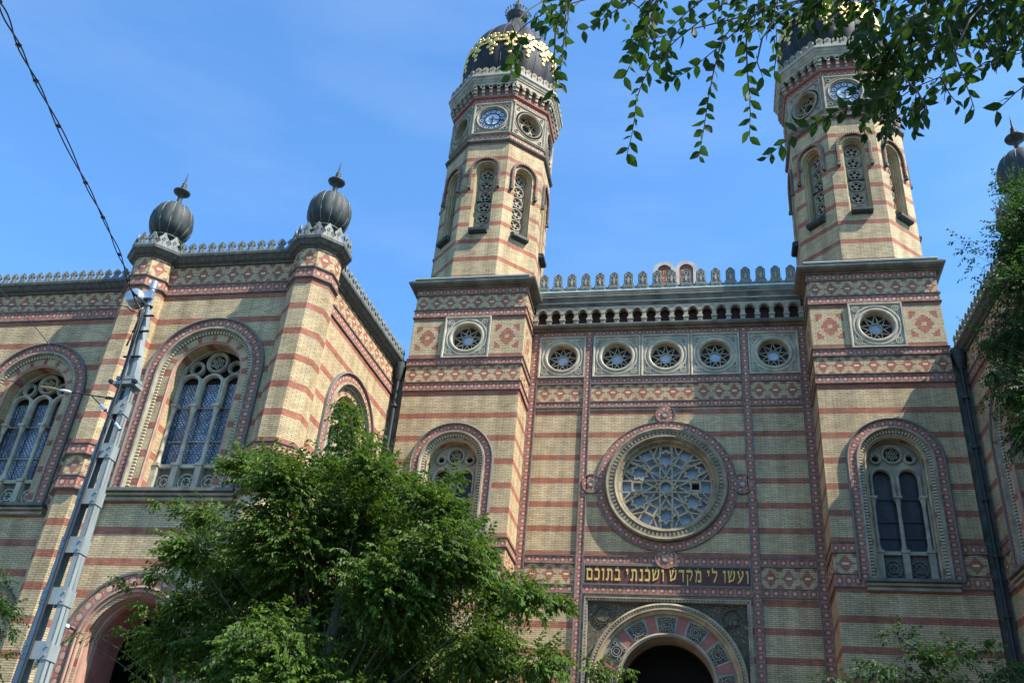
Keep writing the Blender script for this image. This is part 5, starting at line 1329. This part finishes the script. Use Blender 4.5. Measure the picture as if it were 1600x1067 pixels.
# overhanging tree: stands right of the viewer, its boughs reach over the view
def overhead():
    rng = np.random.default_rng(21); base = (8.8, -33.0); root = empty('overhanging_tree', (base[0], base[1], 0))
    tag(root, 'near tree whose dark drooping leafy twigs hang down from the top edge', 'tree', 'trees in front of the synagogue'); inv = Matrix.Translation((-base[0], -base[1], 0))
    st, di, le = [], [], []
    extra = [[3.5+3.6*rng.random(), -28.6+3.4*rng.random(), 7.2+2.4*rng.random(), .5] for _ in range(60)]  # unseen clumps added above the view to shade the twigs
    def above(b):
        d = Vector(b[:3])-cam.location; zz = d.dot(fw); return zz < .1 or 341-1480*.64*d.dot(up2)/zz < -(b[3]+.3)*947/zz or 512+947*d.dot(rt2)/zz > 1024+(b[3]+.3)*947/zz
    extra = [b for b in extra if above(b)]
    for (x, y, z, r) in OB+extra:
        n = max(4, int(92*r*(.5+r*2.0)))
        v = rng.normal(0, 1, (n, 3)); v /= np.linalg.norm(v, axis=1)[:, None]; P = np.array([x, y, z])+v*(r*rng.random(n)**.5)[:, None]
        d = np.array([-.55, .35, -.35])+rng.normal(0, .45, (n, 3)); st += list(P-d*.08); di += list(d); le += list(rng.uniform(.12, .30, n))
    T, tw = sprays(rng, st, di, le, .040, .5, .22)
    # single hanging twigs
    B, D_, N_, Z_ = [], [], [], []; M = MB()
    for s in OS:
        s = [np.array(p) for p in s]; L = [0]
        for a, b in zip(s, s[1:]): L.append(L[-1]+np.linalg.norm(b-a))
        k = int(L[-1]/.038); pts = []
        for i in range(k+1):
            t = L[-1]*i/k; j = max(q for q in range(len(s)-1) if L[q] <= t+1e-9); f = (t-L[j])/(L[j+1]-L[j]); pts.append(s[j]*(1-f)+s[j+1]*f)
        for i in range(1, k+1):
            dd = pts[i]-pts[i-1]; dd /= np.linalg.norm(dd); view = pts[i]-np.array([1.5, -31.3, 1.6]); view /= np.linalg.norm(view)
            nrm = -view+rng.normal(0, .55, 3); sd = np.cross(dd, nrm); sd /= np.linalg.norm(sd); sg = 1 if i % 2 else -1
            B.append(pts[i]); D_.append(dd*.45+sd*sg*.75+np.array([0, 0, -.35])+rng.normal(0, .15, 3)); N_.append(nrm+rng.normal(0, .2, 3)); Z_.append(.62+.5*rng.random())
        M.tube(pts[::3]+[pts[-1]], [.006-.004*i/max(1, len(pts[::3])) for i in range(len(pts[::3])+1)], m_twig, 4, cap=False)
    T2 = [np.array(B), np.array(D_), np.array(N_), np.array(Z_)]
    T = [np.concatenate([a, b]) for a, b in zip(T, T2)]
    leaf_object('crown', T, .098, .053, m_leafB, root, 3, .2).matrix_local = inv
    for i in range(0, len(tw), 2): M.tube(tw[i][::2]+[tw[i][-1]], .0035, m_twig, 3, cap=False)
    hub = Vector((6.4, -26.6, 7.6))
    for (x, y, z, r) in OB[::3]+extra[::3]:
        e = Vector((x, y, z)); md = hub.lerp(e, .5)+Vector((0, 0, .45)); q = [hub.lerp(md, a).lerp(md.lerp(e, a), a) for a in [i/8 for i in range(9)]]
        q = [p_+Vector((.05*sin(i*2.1+x*9), .05*cos(i*1.7+y*7), .06*sin(i*1.9+z*5))) if 0 < i < 8 else p_ for i, p_ in enumerate(q)]; M.tube(q, [.030-.026*i/8 for i in range(9)], m_bark, 6, cap=False)
    for s in OS:
        e = Vector(s[0]); o = min(OB, key=lambda b: (Vector(b[:3])-e).length); t_ = Vector(o[:3]) if (Vector(o[:3])-e).length < .35 else e+Vector((.18, .1, .35)); M.tube([t_, e.lerp(t_, .5)+Vector((0, 0, .03)), e], .005, m_twig, 4, cap=False)
    M.build('branches', root).matrix_local = inv
    M = MB(); M.tube([(8.8, -33, 0), (8.75, -32.9, 2), (8.6, -32.4, 4.2), (8.0, -30.8, 6.2), (7.1, -28.6, 7.4), (6.4, -26.6, 7.7), (5.9, -25.4, 8.6)], [.26, .21, .18, .15, .11, .07, .03], m_bark, 12); M.build('trunk', root).matrix_local = inv
overhead()
# street trees added out of view on the right to block skylight
def blocker_tree(name, label, base, top, spread, seed):
    rg = np.random.default_rng(seed); bl = []
    for _ in range(26):
        v = rg.normal(0, 1, 3); v /= np.linalg.norm(v); bl.append([base[0]+v[0]*spread, base[1]+v[1]*spread, top-2.2+v[2]*2.6, .9+.6*rg.random()])
    make_tree(name, label, bl, base, (base[0], base[1], top), .24, m_leafC, seed, 34, .24, .14, group='trees in front of the synagogue', step=.11, twl=(.6, 1.2))
blocker_tree('elm_tree', 'broad tree added out of view on the right to block skylight, nearer the wing', (14.8, -15.5), 13.5, 3.2, 31)
blocker_tree('elm_tree', 'broad tree between the other two, added out of view on the right to block skylight', (10.8, -19.5), 12.0, 2.9, 33)
blocker_tree('elm_tree', 'broad tree added out of view on the right to block skylight, nearer the viewer', (15.5, -21.5), 12.5, 3.6, 32)
# ------------------------------------------------------------------ street pole and overhead wires
m_pole = mat_metal('pole_paint', (.17, .19, .185), (.28, .305, .295), .6, 0, 2)
m_cable = flat('cable_rubber', (.018, .018, .022), .5)
m_brass = flat('brass_fitting', (.35, .22, .07), .5, .5)
m_steel = flat('galvanised_steel', (.45, .47, .50), .35, .7)
PX, PY = -5.98, -21.5
pole = empty('lattice_pole', (PX, PY, 0)); tag(pole, 'pale grey latticed steel utility pole with plates, standing left of the big tree', 'pole')
FP = Frame(PX, PY, 1, 0); PI_ = Matrix.Translation((-PX, -PY, 0))
def hwid(z): return .235-.0185*z
M = MB()
TZ = 7.1
for sx in (-1, 1):
    for sy in (-1, 1):
        a, b = hwid(0), hwid(TZ)
        # angle section leg: two thin plates
        for (w0, w1, d0, d1) in ((0, .075, 0, .012), (0, .012, 0, .07)):
            q = []
            for z, h in ((0, a), (TZ, b)):
                xs_ = [sx*(h-w0), sx*(h-w1)]; ys_ = [sy*(h*.5-d0), sy*(h*.5-d1)]
                q.append([(PX+x, PY+y, z) for x, y in ((xs_[0], ys_[0]), (xs_[1], ys_[0]), (xs_[1], ys_[1]), (xs_[0], ys_[1]))])
            M.grid(q, m_pole, closed_u=True, smooth=False)
M.build('legs', pole).matrix_local = PI_
z = .5; i = 0
while z < TZ:
    M = MB(); h = hwid(z); 
    for sy in (-1, 1):
        M.box(FP, -h-.004, h+.004, z, z+.20, -sy*(h*.5)-.006*sy-.004, -sy*(h*.5)-.006*sy+.004, m_pole)
    for sx in (-1, 1): M.box(Frame(PX+sx*(h+.006), PY, 0, sx), -h*.5, h*.5, z, z+.18, -.004, .004, m_pole)
    for u in (-h+.03, h-.03):
        for dz in (.05, .15): M.obox((PX+u, PY-h*.5-.016, z+dz), [(1, 0, 0), (0, 1, 0), (0, 0, 1)], (.012, .006, .012), m_pole)
    M.build('batten_plate', pole).matrix_local = PI_; z += .62; i += 1
M = MB(); M.tube([(PX-.05, PY-.13, 0), (PX-.05, PY-.12, 3.2), (PX-.05, PY-.09, 7.2), (PX-.09, PY-.10, 8.3)], .020, m_cable, 8); M.tube([(PX+.0, PY-.16, 5.0), (PX+.0, PY-.14, 7.2), (PX-.05, PY-.09, 8.2)], .012, m_cable, 6)
M.build('riser_cable', pole).matrix_local = PI_
M = MB()
for zz, w in ((7.12, .16), (7.20, .135)): M.box(FP, -w, w, zz, zz+.05, -w*.7, w*.7, m_pole)
for u in (-.17, .17): M.box(FP, u-.025, u+.025, 7.13, 7.17, .08, .15, m_iron)
q = []
for zz, w, d, off in ((7.22, .105, .07, 0), (7.45, .095, .065, -.01), (7.75, .065, .055, -.04), (8.35, .04, .04, -.08), (8.40, .04, .04, -.085)):
    q.append([(PX+off+x*w, PY+y*d, zz) for x, y in ((-1, -1), (-.35, -1), (-.35, -.6), (.35, -.6), (.35, -1), (1, -1), (1, 1), (-1, 1))])
M.grid(q, m_pole, closed_u=True, smooth=False)
for zz in (7.55, 7.95, 8.2): M.box(FP, -.13+(-.02), .10, zz, zz+.015, .05, .085, m_iron)
M.tube([(PX-.09, PY, 8.35), (PX-.10, PY, 8.78)], .035, m_steel, 10); M.tube([(PX-.10, PY, 8.70), (PX-.10, PY, 8.82)], .05, m_steel, 10)
M.box(FP, -.18, -.02, 8.50, 8.62, .02, .09, m_steel)
M.build('pole_head', pole).matrix_local = PI_
# junction can hung at the top of the pole
can = MB(); cxx, cyy, czz = PX-.26, PY-.05, 8.50
rows = [[(cxx+r*cos(2*pi*k/20), cyy-n_, czz+r*sin(2*pi*k/20)) for k in range(20)] for r, n_ in ((.001, .13), (.08, .13), (.125, .10), (.13, .05), (.13, -.06), (.001, -.06))]
can.grid(rows, m_steel, closed_u=True); can.tube([(cxx, cyy, czz), (PX-.10, PY, 8.52)], .02, m_steel, 6)
o = can.build('junction_can'); tag(o, 'round metal junction can fixed beside the top of the lattice pole', 'junction box')
# wires
def sag(P, n=8):
    P = [Vector(p) for p in P]; out = []
    for i in range(len(P)-1):
        a = P[max(i-1, 0)]; b = P[i]; c = P[i+1]; d = P[min(i+2, len(P)-1)]
        for k in range(n):
            t = k/n; out.append(.5*((2*b)+(c-a)*t+(2*a-5*b+4*c-d)*t*t+(3*b-3*c+d-a)*t**3))
    return out+[P[-1]]
TW = [[-3.7, -27.62, 7.32], [-4.02, -27.1, 7.58], [-4.5, -26.26, 7.91], [-4.83, -25.53, 8.11], [-5.41, -24.14, 8.4], [-5.72, -23.21, 8.5], [-6.02, -22.25, 8.52], [-6.13, -21.84, 8.44], [-6.02, -21.5, 8.4]]
TW = [[4*a-3*b for a, b in zip(TW[0], TW[1])], [2.2*a-1.2*b for a, b in zip(TW[0], TW[1])]]+TW
ctr = sag(TW, 14); M = MB(); rg = random.Random(2)
for ph in (0, pi):
    q = []
    for i, p in enumerate(ctr):
        a = i*.30+ph+.5*sin(i*.13); w = .007+.013*abs(sin(i*.09+1)); q.append(p+Vector((cos(a)*w, sin(a)*w*.5, sin(a)*w)))
    M.tube(q, .0075, m_cable, 6)
for i in range(8, len(ctr), 11): M.tube([ctr[i]+Vector((-.02, 0, .01)), ctr[i]+Vector((.02, 0, -.01))], .02, m_cable, 6)
tag(M.build('twisted_cable'), 'thick dark twisted pair of cables crossing the sky to the pole top', 'cable')
M = MB(); M.tube([TW[-1], (-6.12, -21.62, 8.40), (-6.05, -21.63, 8.1), (-6.1, -21.62, 7.7)], .014, m_cable, 6); M.tube([TW[-2], (-6.18, -21.66, 8.42), (-6.0, -21.64, 8.22), (-6.02, -21.62, 7.6)], .012, m_cable, 6)
tag(M.build('drop_cable'), 'dark cable tails running down the head of the lattice pole', 'cable')
M = MB(); M.tube(sag([(-40, -22.5, 33.0), (-14.5, -21.8, 13.6), (-9.26, -21.8, 9.36), (-8.3, -21.8, 8.6), (-7.24, -21.75, 7.72), (-6.65, -21.7, 6.97)], 6), .0055, m_cable, 5)
tag(M.build('stay_wire'), 'single thin wire slanting down from the left border to the insulators', 'wire')
M = MB(); M.tube(sag([(-48, -21.5, 10.2), (-16, -21.5, 8.9), (-9.37, -21.5, 8.58), (-8.48, -21.5, 8.52), (-7.41, -21.5, 8.47), (-6.51, -21.5, 8.44), (-6.31, -21.5, 8.35), (-6.07, -21.5, 8.25)], 6), .007, m_cable, 5)
tag(M.build('service_wire'), 'thin level wire running to the upper part of the pole', 'wire')
M = MB()
M.tube([(-48, -21.7, 12.9), (-16, -21.7, 8.35), (-8.64, -21.7, 7.3), (-7.52, -21.7, 7.13), (-7.12, -21.7, 7.05)], .006, m_cable, 5)
M.tube([(-6.62, -21.7, 6.955), (-5.98, -21.7, 6.85)], .009, m_cable, 6); M.tube([(-6.08, -21.7, 6.865), (-5.98, -21.7, 6.85)], .022, m_iron, 8)
M.tube([(-6.30, -21.7, 6.895), (-6.05, -21.7, 6.70), (-5.80, -21.68, 6.46)], .009, m_cable, 6); M.tube([(-6.12, -21.7, 6.76), (-6.03, -21.7, 6.68)], .024, m_steel, 8); M.tube([(-5.84, -21.68, 6.50), (-5.76, -21.66, 6.42)], .026, m_steel, 8)
root = M.build('span_wire'); tag(root, 'horizontal span wire with brown and white insulators ending at the pole', 'wire')
M = MB(); M.tube([(-7.12, -21.7, 7.05), (-7.04, -21.7, 7.035), (-6.90, -21.7, 7.01), (-6.82, -21.7, 6.995)], [.010, .019, .019, .010], m_brass, 10); M.build('insulator', root)
M = MB(); M.tube([(-6.80, -21.7, 6.99), (-6.75, -21.7, 6.985), (-6.66, -21.7, 6.965), (-6.62, -21.7, 6.955)], [.010, .018, .018, .010], m_wpaint, 10); M.build('insulator', root)
# small white lamp on the corner turret of the left wing
M = MB(); lx, ly, lz = -15.95, -7.4, 7.35
M.box(Frame(lx, ly, 1, 0), -.13, .11, lz-.04, lz+.04, .3, .48, m_wpaint); M.box(Frame(lx, ly, 1, 0), -.03, .03, lz-.02, lz+.03, -.25, .3, m_iron)
tag(M.build('wall_floodlight'), 'small white floodlight on the wall low down beside the lattice pole', 'floodlight')
print('verts', sum(len(o.data.vertices) for o in bpy.data.objects if o.type == 'MESH'), 'objs', len(bpy.data.objects))
